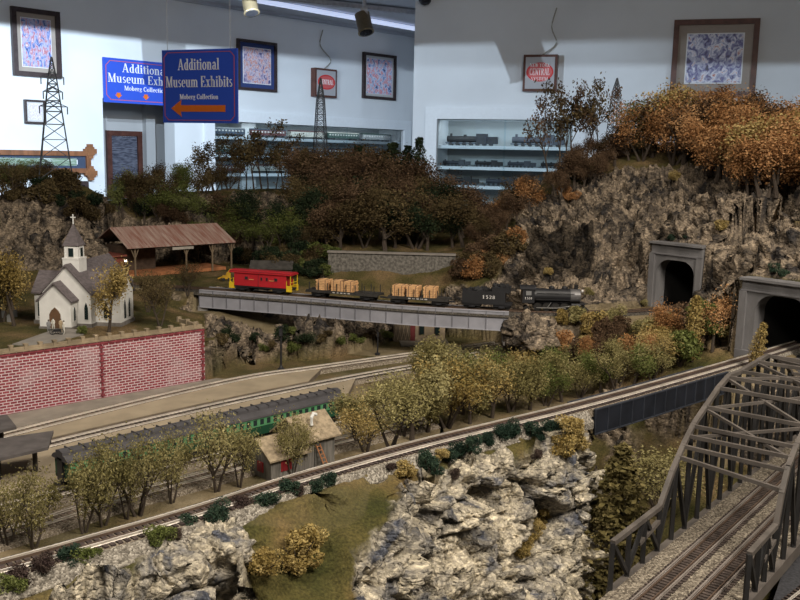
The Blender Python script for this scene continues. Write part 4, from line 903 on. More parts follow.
ks = [SB * i for i in range(int(Lb / SB) + 1)]
def tq_(side, t): return TD * t + TN_ * (0 if side == 0 else TW) + Z3 * chord_h(t, side)
def tp_(side, t, h): return (TD * t) + TN_ * (0 if side == 0 else TW) + Z3 * h
bt = .0045
for sd in (0, 1):
    hx = HX if sd == 0 else HX1; t0 = hx[0]; kk = hx[1]
    mb = MB(); tt = sorted(set([x for x in hx if x <= Lb] + [Lb]))
    for a, b in zip(tt[:-1], tt[1:]): mb.bar(tp_(sd, a, chord_h(a, sd)), tp_(sd, b, chord_h(b, sd)), .0050, .0046)
    mb.build('top_chord', M_tr, R)
    mb = MB(); mb.bar(tp_(sd, t0 - (.006 if sd else 0), -.010), tp_(sd, Lb, -.010), .007, .013); mb.build('bottom_chord', M_tr, R)
    mb = MB(); mb.bar(tp_(sd, t0 + (kk - t0) * .55, .020), tp_(sd, kk, .028), .004, .004); mb.build('portal_strut', M_tr, R)
    ks = [t0 + (kk - t0) * i / 3 for i in range(3)] + [kk + SB * i for i in range(int((Lb - kk) / SB) + 1)]
    for i, t in enumerate(ks):
        h = chord_h(t, sd); mb = MB(); mb.bar(tp_(sd, t, -.006), tp_(sd, t, h), .0040, .0040); mb.build('vertical_post', M_trd, R)
        if i + 1 < len(ks):
            t2 = ks[i + 1]; mb = MB()
            if i % 2 == 0: mb.bar(tp_(sd, t, chord_h(t, sd)), tp_(sd, t2, 0), .0036, .0036)
            else: mb.bar(tp_(sd, t, 0), tp_(sd, t2, chord_h(t2, sd)), .0036, .0036)
            mb.build('diagonal', M_trd, R)
struts = [hit(*q_, TL0)[0] for q_ in ((678.5, 457), (683, 447), (688, 437), (693, 426), (705.5, 407), (718.5, 388), (728, 377), (741, 371.5))]
struts += [tm + .06 + i * .04 for i in range(5)]
for t in struts:
    mb = MB(); mb.bar(tq_(0, t), tq_(1, t), .0038, .0038); mb.build('cross_strut', M_tr, R)
for a, b in ((2, 4), (4, 6), (6, 8), (8, 10)):
    ta, tb = struts[a], struts[b]; up = Vector((0, 0, 1))
    for s0, s1 in ((0, 1), (1, 0)): mb = MB(); mb.bar(tq_(s0, ta) - Z3 * .002, tq_(s1, tb) - Z3 * .002, .003, .003); mb.build('sway_brace', M_tr, R)
# deck
mb = MB(); base = TD * -.35; q4 = [TD * -.35 + TN_ * .001, TD * (Lb) + TN_ * .001, TD * (Lb) + TN_ * (TW - .001), TD * -.35 + TN_ * (TW - .001)]
mb.add([p + Z3 * -.018 for p in q4] + [p + Z3 * -.0036 for p in q4], [(3, 2, 1, 0), (4, 5, 6, 7), (0, 1, 5, 4), (1, 2, 6, 5), (2, 3, 7, 6), (3, 0, 4, 7)]); mb.build('gravel_deck', M_grav, R)
for f, lb in ((.33, 'left hand track inside the arched truss bridge'), (.70, 'right hand track inside the arched truss bridge')):
    a = TL0 + TD * -.34 + TN_ * (TW * f); b = TL0 + TD * Lb + TN_ * (TW * f); track([a + (b - a) * (i / 30) for i in range(31)], ZY - .0002, lb, None, tie=M_tie, rail=mat('mid_rail', (.30, .26, .23), .4, metal=.4), step=.0058, guard=True, tw=.026)
# lower tracks at the right edge
mb = MB(); pz = 1.165; pts4 = [G(760, 640, pz), G(900, 640, pz), G(1000, 400, pz), G(800, 520, pz)]
o = pts4[0]; n4 = [p - o for p in pts4]; mb.add(n4 + [p - Z3 * .01 for p in n4], [(0, 1, 2, 3), (7, 6, 5, 4), (0, 4, 5, 1), (1, 5, 6, 2), (2, 6, 7, 3), (3, 7, 4, 0)]); oo = struct(mb.build('ground_asphalt', mat('asphalt', (.05, .05, .055), .9, var=.3, scale=300))); oo.location = o
for k in range(2):
    a = G(772 + 5 * k, 622 + 14 * k, pz + .004); b = G(850 + 5 * k, 560 + 18 * k, pz + .004); track([a + (b - a) * (i / 12) for i in range(13)], pz + .004, ('low siding track beside the truss bridge at the corner', 'outer low siding track at the bottom right corner')[k], None, rail=M_rail)
# ---- church retaining wall
def brick_mat(name, sc, c1, c2, mo):
    m = bpy.data.materials.new(name); m.use_nodes = True; nt = m.node_tree; N = nt.nodes; L = nt.links; b = N['Principled BSDF']; b.inputs['Roughness'].default_value = .85
    tc = N.new('ShaderNodeTexCoord'); mp = N.new('ShaderNodeMapping'); mp.inputs['Rotation'].default_value = (math.radians(-90), 0, 0); L.new(tc.outputs['Object'], mp.inputs[0])
    br = N.new('ShaderNodeTexBrick'); br.inputs['Scale'].default_value = sc; br.inputs['Color1'].default_value = (*c1, 1); br.inputs['Color2'].default_value = (*c2, 1); br.inputs['Mortar'].default_value = (*mo, 1); br.inputs['Mortar Size'].default_value = .038; br.inputs['Brick Width'].default_value = .62; br.inputs['Row Height'].default_value = .26; br.inputs['Mortar Smooth'].default_value = .15
    L.new(mp.outputs[0], br.inputs['Vector']); nz = N.new('ShaderNodeTexNoise'); nz.inputs['Scale'].default_value = 22; L.new(tc.outputs['Object'], nz.inputs['Vector'])
    mx = N.new('ShaderNodeMix'); mx.data_type = 'RGBA'; mx.inputs[7].default_value = (*mo, 1); r = N.new('ShaderNodeMapRange'); r.inputs[1].default_value = .5; r.inputs[2].default_value = .75; r.inputs[4].default_value = .35; L.new(nz.outputs['Fac'], r.inputs[0]); L.new(r.outputs[0], mx.inputs[0]); L.new(br.outputs[0], mx.inputs[6]); L.new(mx.outputs[2], b.inputs['Base Color']); return m
M_brick = brick_mat('mortared_brick', 62, (.17, .022, .032), (.26, .045, .055), (.54, .46, .47)); M_brickq = mat('brick_quoin', (.20, .04, .05), .85, var=.3, scale=150)
Lw = (WL[2] - WL[0]).length; wr = math.atan2(WLd.y, WLd.x); r = empty('retaining_wall', WL[0], wr, 'red brick retaining wall with white mortar below the church yard', 'wall'); WH = 1.311 - ZY
mb = MB(); mb.box((Lw / 2, .006, WH / 2 - .002), (Lw, .012, WH)); mb.build('brickwork', M_brick, r)
xm = (G(105, 401, ZY) - WL[0]).dot(WLd)
for x in (xm, Lw - .004):
    mb = MB()
    for k in range(17): mb.box((x, -.001, WH * (k + .5) / 17), (.003 + .003 * (k % 2), .0024, WH / 17 * .7))
    mb.build('quoin_column', M_brickq, r)
mb = MB(); mb.box((Lw / 2, -.0005, .002), (Lw, .002, .004)); mb.box((Lw / 2, -.0005, WH - .002), (Lw, .002, .0025)); mb.build('brick_course', M_brickq, r)
M_stone = mat('parapet_stone', (.26, .205, .135), .9, var=.25, scale=60)
rp = empty('stone_parapet', WL[0] + Z3 * (WH), wr, 'low tan stone parapet with square posts along the church yard edge', 'parapet')
mb = MB(); mb.box((Lw / 2, .008, .003), (Lw, .004, .006)); mb.box((Lw / 2, .008, .001), (Lw, .014, .002)); mb.build('rail_wall', M_stone, rp)
k = 0; x = .02
while x < Lw:
    mb = MB(); mb.box((x, .008, .0045), (.0050, .007, .009)); mb.box((x, .008, .0095), (.0062, .008, .0014)); mb.build('post', M_stone, rp); x += .021
mb = MB()
mb.box((Lw - .004, .045, .003), (.004, .07, .006)); 
for k in range(3): mb.box((Lw - .004, .02 + k * .028, .0045), (.007, .005, .009))
mb.build('side_rail', M_stone, rp)
# ---- platforms
M_plat = mat('platform_planks', (.30, .245, .17), .9, var=.12, scale=30); M_plate = mat('platform_edge', (.15, .12, .09), .9, var=.2)
def strip(name, pts, z0, z1, label, cat, m=M_plat, me=None):
    o = pts[0].copy(); o.z = z0; q = [Vector((p.x - o.x, p.y - o.y, 0)) for p in pts]; n = len(q); r = empty(name, o, 0, label, cat); h = z1 - z0
    mb = MB(); mb.add([p for p in q] + [p + Z3 * (h - .001) for p in q], [tuple(range(n - 1, -1, -1))] + [(i, (i + 1) % n, (i + 1) % n + n, i + n) for i in range(n)] + [tuple(range(n, 2 * n))]); mb.build('base', me or M_plate, r)
    mb = MB(); mb.add([p + Z3 * (h - .001) for p in q] + [p + Z3 * h for p in q], [tuple(range(n - 1, -1, -1))] + [(i, (i + 1) % n, (i + 1) % n + n, i + n) for i in range(n)] + [tuple(range(n, 2 * n))]); mb.build('planking', m, r); return r
def between(Ta, Tb, x0, x1, ia, ib):
    A_ = offset([p for p in Ta if x0 <= pxof(p)[0] <= x1], ia); B_ = offset([p for p in Tb if x0 <= pxof(p)[0] <= x1], ib); return A_ + B_[::-1]
strip('platform', between(T1, T2, -55, 318, .019, -.019), ZY - .002, ZY + .0085, 'long tan platform between the back and middle yard tracks', 'platform')
strip('platform', between(T2, T3, -55, 352, .019, -.021), ZY - .002, ZY + .0085, 'long tan platform between the middle track and the green coaches', 'platform')
wp0 = [p for p in T1 if pxof(p)[0] < 240]; A_ = offset(wp0, -.019); B_ = [WL[0] + WLd * t - WLn * .003 for t in np.linspace(Lw + .02, 0, 12)]
strip('platform', A_[0:] + B_, ZY - .002, ZY + .004, 'narrow grey paved strip at the foot of the brick wall', 'pavement', mat('grey_paving', (.22, .195, .16), .9, var=.15, scale=40))
# raised second level with steps near the left edge
def canopy(pl, tilt, label, h=.036):
    c = sum(pl, Vector()) / len(pl); base = c.copy(); base.z = ZY + .0085; r = empty('platform_canopy', base, 0, label, 'platform canopy', ); top = c.z - base.z
    q = [p - base for p in pl]; n = 4; mb = MB(); mb.add(q + [p - Z3 * .0035 for p in q], [(0, 1, 2, 3), (7, 6, 5, 4)] + [(i, i + 4, (i + 1) % 4 + 4, (i + 1) % 4) for i in range(4)]); mb.build('roof', mat('canopy_felt', (.085, .075, .072), .85, var=.2, scale=60), r)
    mb = MB(); m0 = (q[0] + q[3]) / 2; m1 = (q[1] + q[2]) / 2
    mb.bar(m0 - Z3 * .0045, m1 - Z3 * .0045, .002, .004)
    mb.build('roof_beam', M_trd, r)
    for f in (.12, .5, .84):
        p = m0.lerp(m1, f); mb = MB(); mb.box((p.x, p.y, (p.z - .004) / 2), (.0042, .0042, p.z - .004)); mb.build('post', mat('canopy_post', (.03, .025, .022), .7), r)
    return r
zc = ZY + .045
canopy([G(-60, 472, zc), G(48, 447, zc), G(53.5, 430.5, zc), G(-60, 447, zc)][::1], 0, 'dark flat canopy on the nearer platform at left edge')
canopy([G(-60, 444, zc), G(0, 429.5, zc), G(17, 426, zc), G(10, 414.5, zc)][0:1] + [G(16.5, 426.5, zc), G(7, 414.5, zc), G(-60, 422, zc)], 0, 'dark flat canopy on the farther platform below the brick wall')
# ---- stone retaining wall behind the train and back road
M_rub = mat('rubble_stone', (.13, .12, .105), .95, var=.45, scale=160, bump=.8, bscale=260)
a = G(325, 285, ZT); b = G(462, 287, ZT); a = D(328, 278, 2.035); b = D(458, 279, 2.02); a.z = b.z = ZT - .01; d = (b - a); l = d.length; rz = math.atan2(d.y, d.x); r = empty('stone_wall', a, rz, 'dark rubble stone retaining wall behind the lumber cars', 'wall')
mb = MB(); mb.box((l / 2, .006, .034), (l, .012, .068)); mb.build('rubble', M_rub, r); mb = MB(); mb.box((l / 2, .005, .070), (l + .004, .018, .004)); mb.build('coping', mat('coping_grey', (.2, .18, .16), .9), r)
# ============================================================ BUILDINGS, TRAINS, TOWERS
bpy.context.view_layer.update()
TERR = [o for o in COL.objects if o.name in ('ground_left', 'hill_left', 'mountain_right', 'ravine', 'hill_far', 'cliff_foreground')]
def hitpx(px, py, objs=None):
    d = ray(px, py).normalized(); best = None
    for o in objs or TERR:
        ok, loc, n, i = o.ray_cast(CAM, d, distance=6)
        if ok and (best is None or (loc - CAM).length < (best[0] - CAM).length): best = (loc.copy(), n.copy())
    return best
def drop(x, y, objs=None):
    best = None
    for o in objs or TERR:
        ok, loc, n, i = o.ray_cast(Vector((x, y, 2.2)), Vector((0, 0, -1)), distance=1.4)
        if ok and (best is None or loc.z > best.z): best = loc.copy()
    return best.z if best else 1.3
M_cw = mat('church_white', (.66, .65, .62), .8, var=.06, scale=60); M_cr = mat('church_shingles', (.115, .098, .10), .9, var=.22, scale=120, stretch=(1, 1, 3)); M_cg = mat('church_window_dark', (.012, .022, .022), .25, var=.2); M_cb = mat('church_base_stone', (.18, .165, .15), .9, var=.25, scale=120); M_dr = mat('church_door_brown', (.12, .065, .035), .7, var=.2, scale=60)
def gable(mb, w, h0, h1, y0, y1, x0=0.0):
    """gabled box: width w about x0, eaves h0, ridge h1, from y0 to y1"""
    a = w / 2; mb.prism([(x0 - a, 0), (x0 + a, 0), (x0 + a, h0), (x0, h1), (x0 - a, h0)], (0, y0, 0), X3, Z3, Y3, y1 - y0); return mb
def gable_roof(mb, w, h0, h1, y0, y1, over=.004, th=.003, x0=0.0):
    a = w / 2; k = (h1 - h0) / a; o = over
    mb.prism([(x0 - a - o, h0 - k * o), (x0, h1), (x0 + a + o, h0 - k * o), (x0 + a + o, h0 - k * o + th), (x0, h1 + th * 1.2), (x0 - a - o, h0 - k * o + th)], (0, y0 - o, 0), X3, Z3, Y3, y1 - y0 + 2 * o); return mb
def lancet(w, h): return [(-w / 2, 0), (w / 2, 0), (w / 2, h * .66), (w * .3, h * .85), (0, h), (-w * .3, h * .85), (-w / 2, h * .66)]
def window(parent, pos, ax, an, w, h, fm=None, gm=None, pointed=True):
    P_ = lancet(w, h) if pointed else [(-w / 2, 0), (w / 2, 0), (w / 2, h), (-w / 2, h)]; P2_ = [(x * 1.28, (y - h / 2) * 1.12 + h / 2) for x, y in P_]; pos = Vector(pos)
    mb = MB(); mb.prism(P2_, pos, ax, Z3, an, .0007); f = mb.build('window_frame', fm or M_cw, parent); mb = MB(); mb.prism(P_, pos + an * .0007, ax, Z3, an, .0004); mb.build('window_pane', gm or M_cg, f)
ch = G(67, 326, 1.308); ch = Vector((-.549, 1.462, 1.308)); r = empty('church', ch, math.radians(-5), 'white model church with dark grey roof, steeple and cross', 'church')
mb = MB(); gable(mb, .086, .060, .106, 0, .18); mb.build('nave', M_cw, r); mb = MB(); gable_roof(mb, .086, .060, .106, 0, .18); mb.build('nave_roof', M_cr, r)
def rot90(mb, cx, cy):  # turn a gable along y to run along x, centred at cx,cy
    mb.v = [(cx + v[1], cy - v[0], v[2]) for v in mb.v]; return mb
mb = MB(); gable(mb, .058, .058, .088, -.068, .088); rot90(mb, 0, .048); mb.build('transept', M_cw, r); mb = MB(); gable_roof(mb, .058, .058, .088, -.068, .088); rot90(mb, 0, .048); mb.build('transept_roof', M_cr, r)
mb = MB(); gable(mb, .056, .050, .078, -.024, .001, -.010); mb.build('porch', M_cw, r); mb = MB(); gable_roof(mb, .056, .050, .078, -.024, 0, x0=-.010); mb.build('porch_roof', M_cr, r)
mb = MB(); mb.box((0, .09, .003), (.090, .184, .007)); mb.box((.010, .048, .003), (.160, .062, .007)); mb.box((-.010, -.011, .002), (.059, .028, .004)); mb.build('foundation', M_cb, r)
mb = MB(); mb.prism(lancet(.020, .036), (-.010, -.0247, .002), X3, Z3, -Y3, .0006); f = mb.build('door', M_dr, r)
mb = MB(); mb.prism([(x * 1.25, y * 1.06) for x, y in lancet(.020, .036)], (-.010, -.0242, .002), X3, Z3, -Y3, .0006); mb.build('door_frame', M_cw, r)
for x, y, ax, an, w, h, z in ((.0182, -.012, Y3, X3, .007, .024, .014), (.035, -.0006, X3, -Y3, .0065, .030, .014), (.062, .018, X3, -Y3, .008, .030, .014), (.0885, .036, Y3, X3, .008, .034, .012), (.0885, .056, Y3, X3, .008, .034, .012), (-.057, .018, X3, -Y3, .009, .034, .014), (.0432, .10, Y3, X3, .008, .032, .014), (.0432, .13, Y3, X3, .008, .032, .014), (.0432, .16, Y3, X3, .008, .032, .014)):
    window(r, (x, y, z), ax, an, w, h)
mb = MB(); mb.box((.0, .036, .104), (.030, .030, .022)); mb.box((0, .036, .126), (.025, .025, .026)); mb.box((0, .036, .1165), (.031, .031, .003)); s = mb.build('belfry', M_cw, r)
for ax, an in ((X3, -Y3), (Y3, X3), (X3, Y3), (Y3, -X3)): window(s, Vector((0, .036, .120)) + an * .0126, ax, an, .009, .015, pointed=False)
mb = MB(); mb.tube([(0, .036, .139), (0, .036, .141), (0, .036, .176)], [.0205, .020, .0012], 4); mb.v = [((v[0]) * math.cos(.785) - (v[1] - .036) * math.sin(.785), (v[0]) * math.sin(.785) + (v[1] - .036) * math.cos(.785) + .036, v[2]) for v in mb.v]; mb.build('spire', M_cr, r)
mb = MB(); mb.box((0, .036, .184), (.0015, .0015, .019)); mb.box((0, .036, .188), (.009, .0015, .0015)); mb.build('cross', mat('cross_white', (.7, .7, .68), .6), r)
r.scale = (.95, .95, .95)
# path slab
a = [G(*p, 1.3095) for p in ((12, 344), (40, 346), (84, 334), (78, 329), (52, 330))]; mb = MB(); o = a[0].copy(); q = [p - o for p in a]; mb.add(q + [p - Z3 * .004 for p in q], [tuple(range(5)), tuple(range(9, 4, -1))] + [(i, i + 5, (i + 1) % 5 + 5, (i + 1) % 5) for i in range(5)]); x = mb.build('stone_path', mat('path_stone', (.22, .20, .175), .9, var=.1, scale=60)); x.location = o; tag(x, 'grey paved forecourt in front of the church door', 'path')
for i, (px_, py_) in enumerate(((3, 318), (9, 322), (15, 317))):
    p = G(px_, py_, 1.308); mb = MB(); mb.prism([(-.0035, 0), (.0035, 0), (.0035, .010), (.002, .0125), (-.002, .0125), (-.0035, .010)], p, X3, Z3, Y3, .0022); tag(mb.build('gravestone', mat('grave_stone', (.16, .16, .155), .9)), 'small grey gravestone on the lawn, %s from the left edge' % ORD[i], 'gravestone', 'gravestones left of the church')
# ---- people and cart in front of the church
def person(p, rz, top, bot, lab, hscale=.020):
    k = hscale / 1.75; r = empty('person', p, rz, lab, 'person')
    joints = [(0, 0, .95), (0, 0, 1.2), (0, 0, 1.42), (0, 0, 1.55), (0, .02, 1.68), (-.2, 0, 1.38), (-.24, -.02, 1.12), (-.2, -.16, .95), (.2, 0, 1.38), (.25, .02, 1.12), (.22, -.12, .9), (-.1, 0, .9), (-.12, -.03, .5), (-.12, .03, .05), (-.12, -.12, .03), (.1, 0, .9), (.13, .05, .5), (.13, .0, .05), (.13, -.15, .03)]
    rad = [.16, .15, .16, .06, .11, .075, .055, .04, .075, .055, .04, .11, .075, .05, .04, .11, .075, .05, .04]
    ed = [(0, 1), (1, 2), (2, 3), (3, 4), (2, 5), (5, 6), (6, 7), (2, 8), (8, 9), (9, 10), (0, 11), (11, 12), (12, 13), (13, 14), (0, 15), (15, 16), (16, 17), (17, 18)]
    me = bpy.data.meshes.new('body'); me.from_pydata([tuple(c * k for c in j) for j in joints], ed, []); o = bpy.data.objects.new('body', me); COL.objects.link(o); o.parent = r
    sk = o.modifiers.new('skin', 'SKIN'); lay = me.skin_vertices[0] if me.skin_vertices else None
    if lay is None:
        import bmesh
        b = bmesh.new(); b.from_mesh(me); b.verts.layers.skin.verify(); b.to_mesh(me); b.free(); lay = me.skin_vertices[0]
    for i, v in enumerate(lay.data): v.radius = (rad[i] * k, rad[i] * k)
    lay.data[0].use_root = True
    o.modifiers.new('sub', 'SUBSURF').levels = 1
    me.materials.append(mat('cloth_' + top, {'white': (.6, .58, .52), 'grey': (.2, .2, .2), 'tan': (.35, .27, .17)}[top], .8))
    mb = MB(); mb.lathe([(.001, 1.78), (.09, 1.75), (.118, 1.68), (.10, 1.62)], 10, (0, .02, 0)); mb.v = [tuple(c * k for c in v) for v in mb.v]; mb.build('hair', mat('hair_brown', (.06, .04, .03), .8), r)
    return r
pp = [((49, 333), .5, 'grey', 'leftmost grey figure standing before the church porch'), ((53.5, 331), -.4, 'white', 'white clad figure standing nearest the church door'), ((61, 332), .9, 'tan', 'tan clad figure standing just right of the church door'), ((64, 334), -1.1, 'white', 'rightmost white clad figure of the group before the porch')]
for (q, rz, t, lab) in pp: person(G(*q, 1.3096), rz, t, None, lab, .0215)
c = G(57, 334.5, 1.3096); r = empty('hand_cart', c, .2, 'tiny black two wheeled cart among the church figures', 'cart')
for s in (-.006, .006):
    mb = MB(); n = 16
    for i in range(n): t0 = 2 * math.pi * i / n; t1 = 2 * math.pi * (i + 1) / n; mb.bar((s + .0045 * math.cos(t0), -.002, .0048 + .0045 * math.sin(t0)), (s + .0045 * math.cos(t1), -.002, .0048 + .0045 * math.sin(t1)), .0007)
    for i in range(4): t0 = math.pi * i / 4; mb.bar((s - .0045 * math.cos(t0), -.002, .0048 - .0045 * math.sin(t0)), (s + .0045 * math.cos(t0), -.002, .0048 + .0045 * math.sin(t0)), .0004)
    mb.build('wheel', M_blk, r)
mb = MB(); mb.box((0, .002, .0065), (.012, .008, .003)); mb.bar((-.006, 0, .007), (-.013, 0, .009), .0008); mb.bar((0, -.002, .0048), (0, .004, .0048), .0008); mb.build('frame', M_blk, r)
# ---- open depot shed with rusty roof
M_rust = mat('rusty_roof_iron', (.22, .10, .075), .85, color2=(.34, .25, .21), scale=26, stretch=(6, .5, 1), detail=6); M_wd = mat('dark_timber', (.075, .05, .035), .85, var=.3, scale=80); M_or = mat('orange_planks', (.30, .12, .05), .8, var=.3, scale=90); M_rb = mat('red_brown_boards', (.16, .045, .03), .8, var=.25, scale=60)
a = D(134, 250, 2.02); b = D(237, 241, 2.21); d = b - a; d.z = 0; L = d.length; rz = math.atan2(d.y, d.x); z0 = 1.312; r = empty('open_shed', (a.x, a.y, z0), rz, 'open timber shed with a long rusty iron roof behind the church', 'shed')
ez = (a.z + b.z) / 2 - z0; rdz = ez + .040; W_ = .085; print('shed', L, ez)
mb = MB(); n = 60
for i in range(n):
    x0 = -.006 + (L + .012) * i / n; mb.prism([(0, ez), (W_, rdz), (W_, rdz + .0018 + .0006 * (i % 2)), (0, ez + .0018 + .0006 * (i % 2))], (x0 - .010, 0, 0), Y3, Z3, X3, (L + .012) / n)
mb.build('front_roof', M_rust, r)
mb = MB(); mb.prism([(W_, rdz), (2 * W_, ez), (2 * W_, ez + .002), (W_, rdz + .002)], (-.016, 0, 0), Y3, Z3, X3, L + .012); mb.build('rear_roof', M_rust, r)
for i, x in enumerate((.006, L * .5, L * .76, L - .012)):
    for yy in (.008, W_ * 1.9):
        mb = MB(); mb.box((x, yy, ez / 2), (.0035, .0035, ez)); mb.bar((x, yy, ez * .62), (x + .010, yy, ez), .002); mb.bar((x, yy, ez * .62), (x - .010, yy, ez), .002); mb.build('post', mat('shed_post', (.15, .11, .07), .8), r)
mb = MB(); mb.bar((0, .008, ez - .001), (L, .008, ez - .001), .003, .004); mb.build('eave_beam', M_wd, r)
mb = MB(); mb.box((L * .43, .055, .004), (L * .95, .09, .008)); mb.build('plank_floor', M_or, r)
mb = MB(); mb.box((L * .16, .10, ez * .5), (L * .36, .05, ez)); mb.build('store_room', M_wd, r)
mb = MB(); mb.box((-.022, .07, .024), (.034, .06, .048)); mb.prism([(-.040, .047), (-.002, .047), (-.002, .051), (-.040, .049)], (0, .03, 0), X3, Z3, Y3, .08); mb.build('red_annex', M_rb, r)
mb = MB(); mb.box((-.010, .022, .038), (.004, .004, .004)); mb.build('wall_lamp', mat('lamp_white', (.9, .8, .7), .4, emit=(1, .8, .6), estr=6), r)
mb = MB(); mb.box((L * .46, .003, ez - .006), (.056, .0015, .0062)); mb.build('name_board', mat('board_pale', (.33, .30, .26), .7, var=.2), r)
# ---- small dark shack and yellow machine behind the caboose
p = D(272, 266, 2.05); zz = drop(p.x, p.y); r = empty('wooden_shack', (p.x, p.y, min(zz, p.z) - .002), .05, 'small dark brown shack with low gable roof behind the caboose', 'shack')
mb = MB(); gable(mb, .045, .024, .036, -.045, .045); rot90(mb, 0, 0); mb.build('walls', M_wd, r); mb = MB(); gable_roof(mb, .045, .024, .036, -.045, .045); rot90(mb, 0, 0); mb.build('roof', mat('dark_roof', (.05, .045, .04), .9, var=.3, scale=80), r)
for x in (-.02, .015): window(r, (x, -.0228, .007), X3, -Y3, .008, .010, M_wd, mat('pane_grey', (.10, .10, .09), .3), False)
p = D(224, 266, 2.0); zz = drop(p.x, p.y); r = empty('track_crane', (p.x, p.y, max(zz, 1.313)), 0, 'tiny yellow crane machine standing beside the depot ground', 'crane'); M_yel = mat('machine_yellow', (.42, .24, .02), .5)
mb = MB(); mb.box((.006, 0, .008), (.018, .010, .008)); mb.box((.010, 0, .015), (.008, .008, .008)); mb.build('cab', M_yel, r); mb = MB(); mb.bar((0, 0, .010), (-.014, 0, .004), .003); mb.bar((.004, 0, .012), (.014, 0, .026), .0025); mb.bar((.014, 0, .026), (.022, 0, .020), .002); mb.build('boom', M_yel, r)
for x in (0, .012): mb = MB(); mb.cyl((x, 0, .0035), .0035, -.006, .006, 12, 'y'); mb.build('wheel', M_blk, r)
# ---- house under the bridge
p0 = G(416.5, 342, ZY); r = empty('small_house', p0, .10, 'small tan model house standing on the grass under the grey bridge', 'house'); M_tan_ = mat('house_tan', (.30, .235, .16), .85, var=.12, scale=60)
mb = MB(); gable(mb, .062, .052, .070, 0, .05, .028); mb.build('walls', M_tan_, r); mb = MB(); gable_roof(mb, .062, .052, .070, -.004, .05, .006, .002, .028); mb.build('roof', mat('house_roof', (.08, .07, .06), .9), r)
mb = MB(); mb.box((-.026, .022, .024), (.044, .040, .048)); mb.build('porch_room', mat('house_brown', (.11, .085, .06), .85, var=.2), r)
mb = MB(); 
for k in range(6): mb.bar((-.047 + k * .008, .0012, .004), (-.039 + k * .008, .0012, .045), .0007); mb.bar((-.039 + k * .008, .0012, .004), (-.047 + k * .008, .0012, .045), .0007)
mb.build('lattice', M_tan_, r)
mb = MB(); mb.box((.014, -.012, .001), (.10, .07, .003)); mb.build('base_slab', mat('slab_grey', (.2, .18, .15), .9), r)
for x in (.010, .042): window(r, (x, -.0006, .016), X3, -Y3, .009, .020, M_wd, M_cg, False)
mb = MB(); mb.box((-.008, .0012, .018), (.010, .001, .032)); mb.build('door', mat('door_red', (.15, .03, .03), .7), r)
# ---- grey shack with red windows
p0 = G(271, 482, ZY); p1 = G(336, 463, ZY); d = p1 - p0; rz = math.atan2(d.y, d.x); L = d.length; r = empty('grey_shack', p0, rz, 'weathered grey lineside shack with red windows beside the foreground track', 'shack')
M_gw = mat('weathered_boards', (.14, .13, .115), .9, var=.3, scale=200, stretch=(3, 1, .2)); M_gr = mat('tan_shingles', (.26, .205, .135), .9, var=.3, scale=180); M_rw = mat('red_window_paint', (.30, .02, .025), .6, var=.2)
def along(fn, x0, x1, w, h0, h1, yc, **k):
    mb = MB(); fn(mb, w, h0, h1, x0, x1, **k); mb.v = [(v[1], yc - v[0], v[2]) for v in mb.v]; return mb
along(gable, 0, .052, .050, .028, .045, .025).build('front_room', M_gw, r); along(gable_roof, 0, .052, .050, .028, .045, .025, over=.005, th=.002).build('front_roof', M_gr, r)
along(gable, .050, L, .054, .040, .060, .030).build('rear_room', M_gw, r); along(gable_roof, .050, L, .054, .040, .060, .030, over=.006, th=.002).build('rear_roof', M_gr, r)
window(r, (.022, -.0003, .010), X3, -Y3, .012, .012, M_rw, mat('red_glass', (.16, .015, .02), .3), False); window(r, (-.0003, .020, .008), Y3, -X3, .009, .011, M_rw, mat('red_glass', (.30, .02, .03), .3), False)
mb = MB(); mb.box((.074, .0022, .019), (.014, .001, .034)); mb.build('door', mat('door_grey', (.09, .085, .075), .8), r)
mb = MB(); mb.tube([(.070, .012, .052), (.070, .012, .062), (.073, .012, .066), (.077, .012, .064)], .0022, 10); mb.build('stove_pipe', mat('pipe_white', (.65, .65, .62), .5), r)
p = G(325, 468, ZY + .002); lad = empty('wooden_ladder', p, rz, 'small orange wooden ladder leaning on the grey shack wall', 'ladder'); M_lad = mat('ladder_wood', (.36, .16, .07), .8)
for s in (0, .006): mb = MB(); mb.bar((s, 0, 0), (s - .006, .010, .028), .0011); mb.build('rail', M_lad, lad)
for k in range(6): f = (k + .5) / 6; mb = MB(); mb.bar((-.006 * f, .010 * f, .028 * f), (.006 - .006 * f, .010 * f, .028 * f), .0008); mb.build('rung', M_lad, lad)
# ---- coaches
M_cgreen = mat('coach_green', (.012, .055, .028), .45, var=.1, scale=20); M_clg = mat('coach_light_green', (.08, .24, .11), .45, var=.08); M_cro = mat('coach_roof', (.055, .052, .055), .7, var=.15, scale=60, bump=.2); M_cwin = mat('coach_window', (.02, .03, .03), .2); M_whl = mat('wheel_dark', (.03, .028, .026), .5, metal=.3)
def truck(parent, x, wb=.026, r=.0055, w=.0165, ax=2, name='truck', side=True):
    mb = MB()
    for s in (-1, 1): mb.box((x, s * .0125, .0075), (wb + .008, .0018, .0035)); mb.box((x, s * .0125, .006), (.010, .0022, .006))
    mb.box((x, 0, .008), (.006, .024, .003)); t = mb.build(name, M_blk, parent)
    for k in range(ax):
        xx = x - wb / 2 + wb * k / (ax - 1)
        mb = MB(); mb.cyl((xx, 0, r), .001, -.012, .012, 6, 'y')
        for s in (-1, 1): mb.cyl((xx, s * w / 2, r), r, -.0011, .0011, 18, 'y')
        mb.build('wheelset', M_whl, t)
    return t
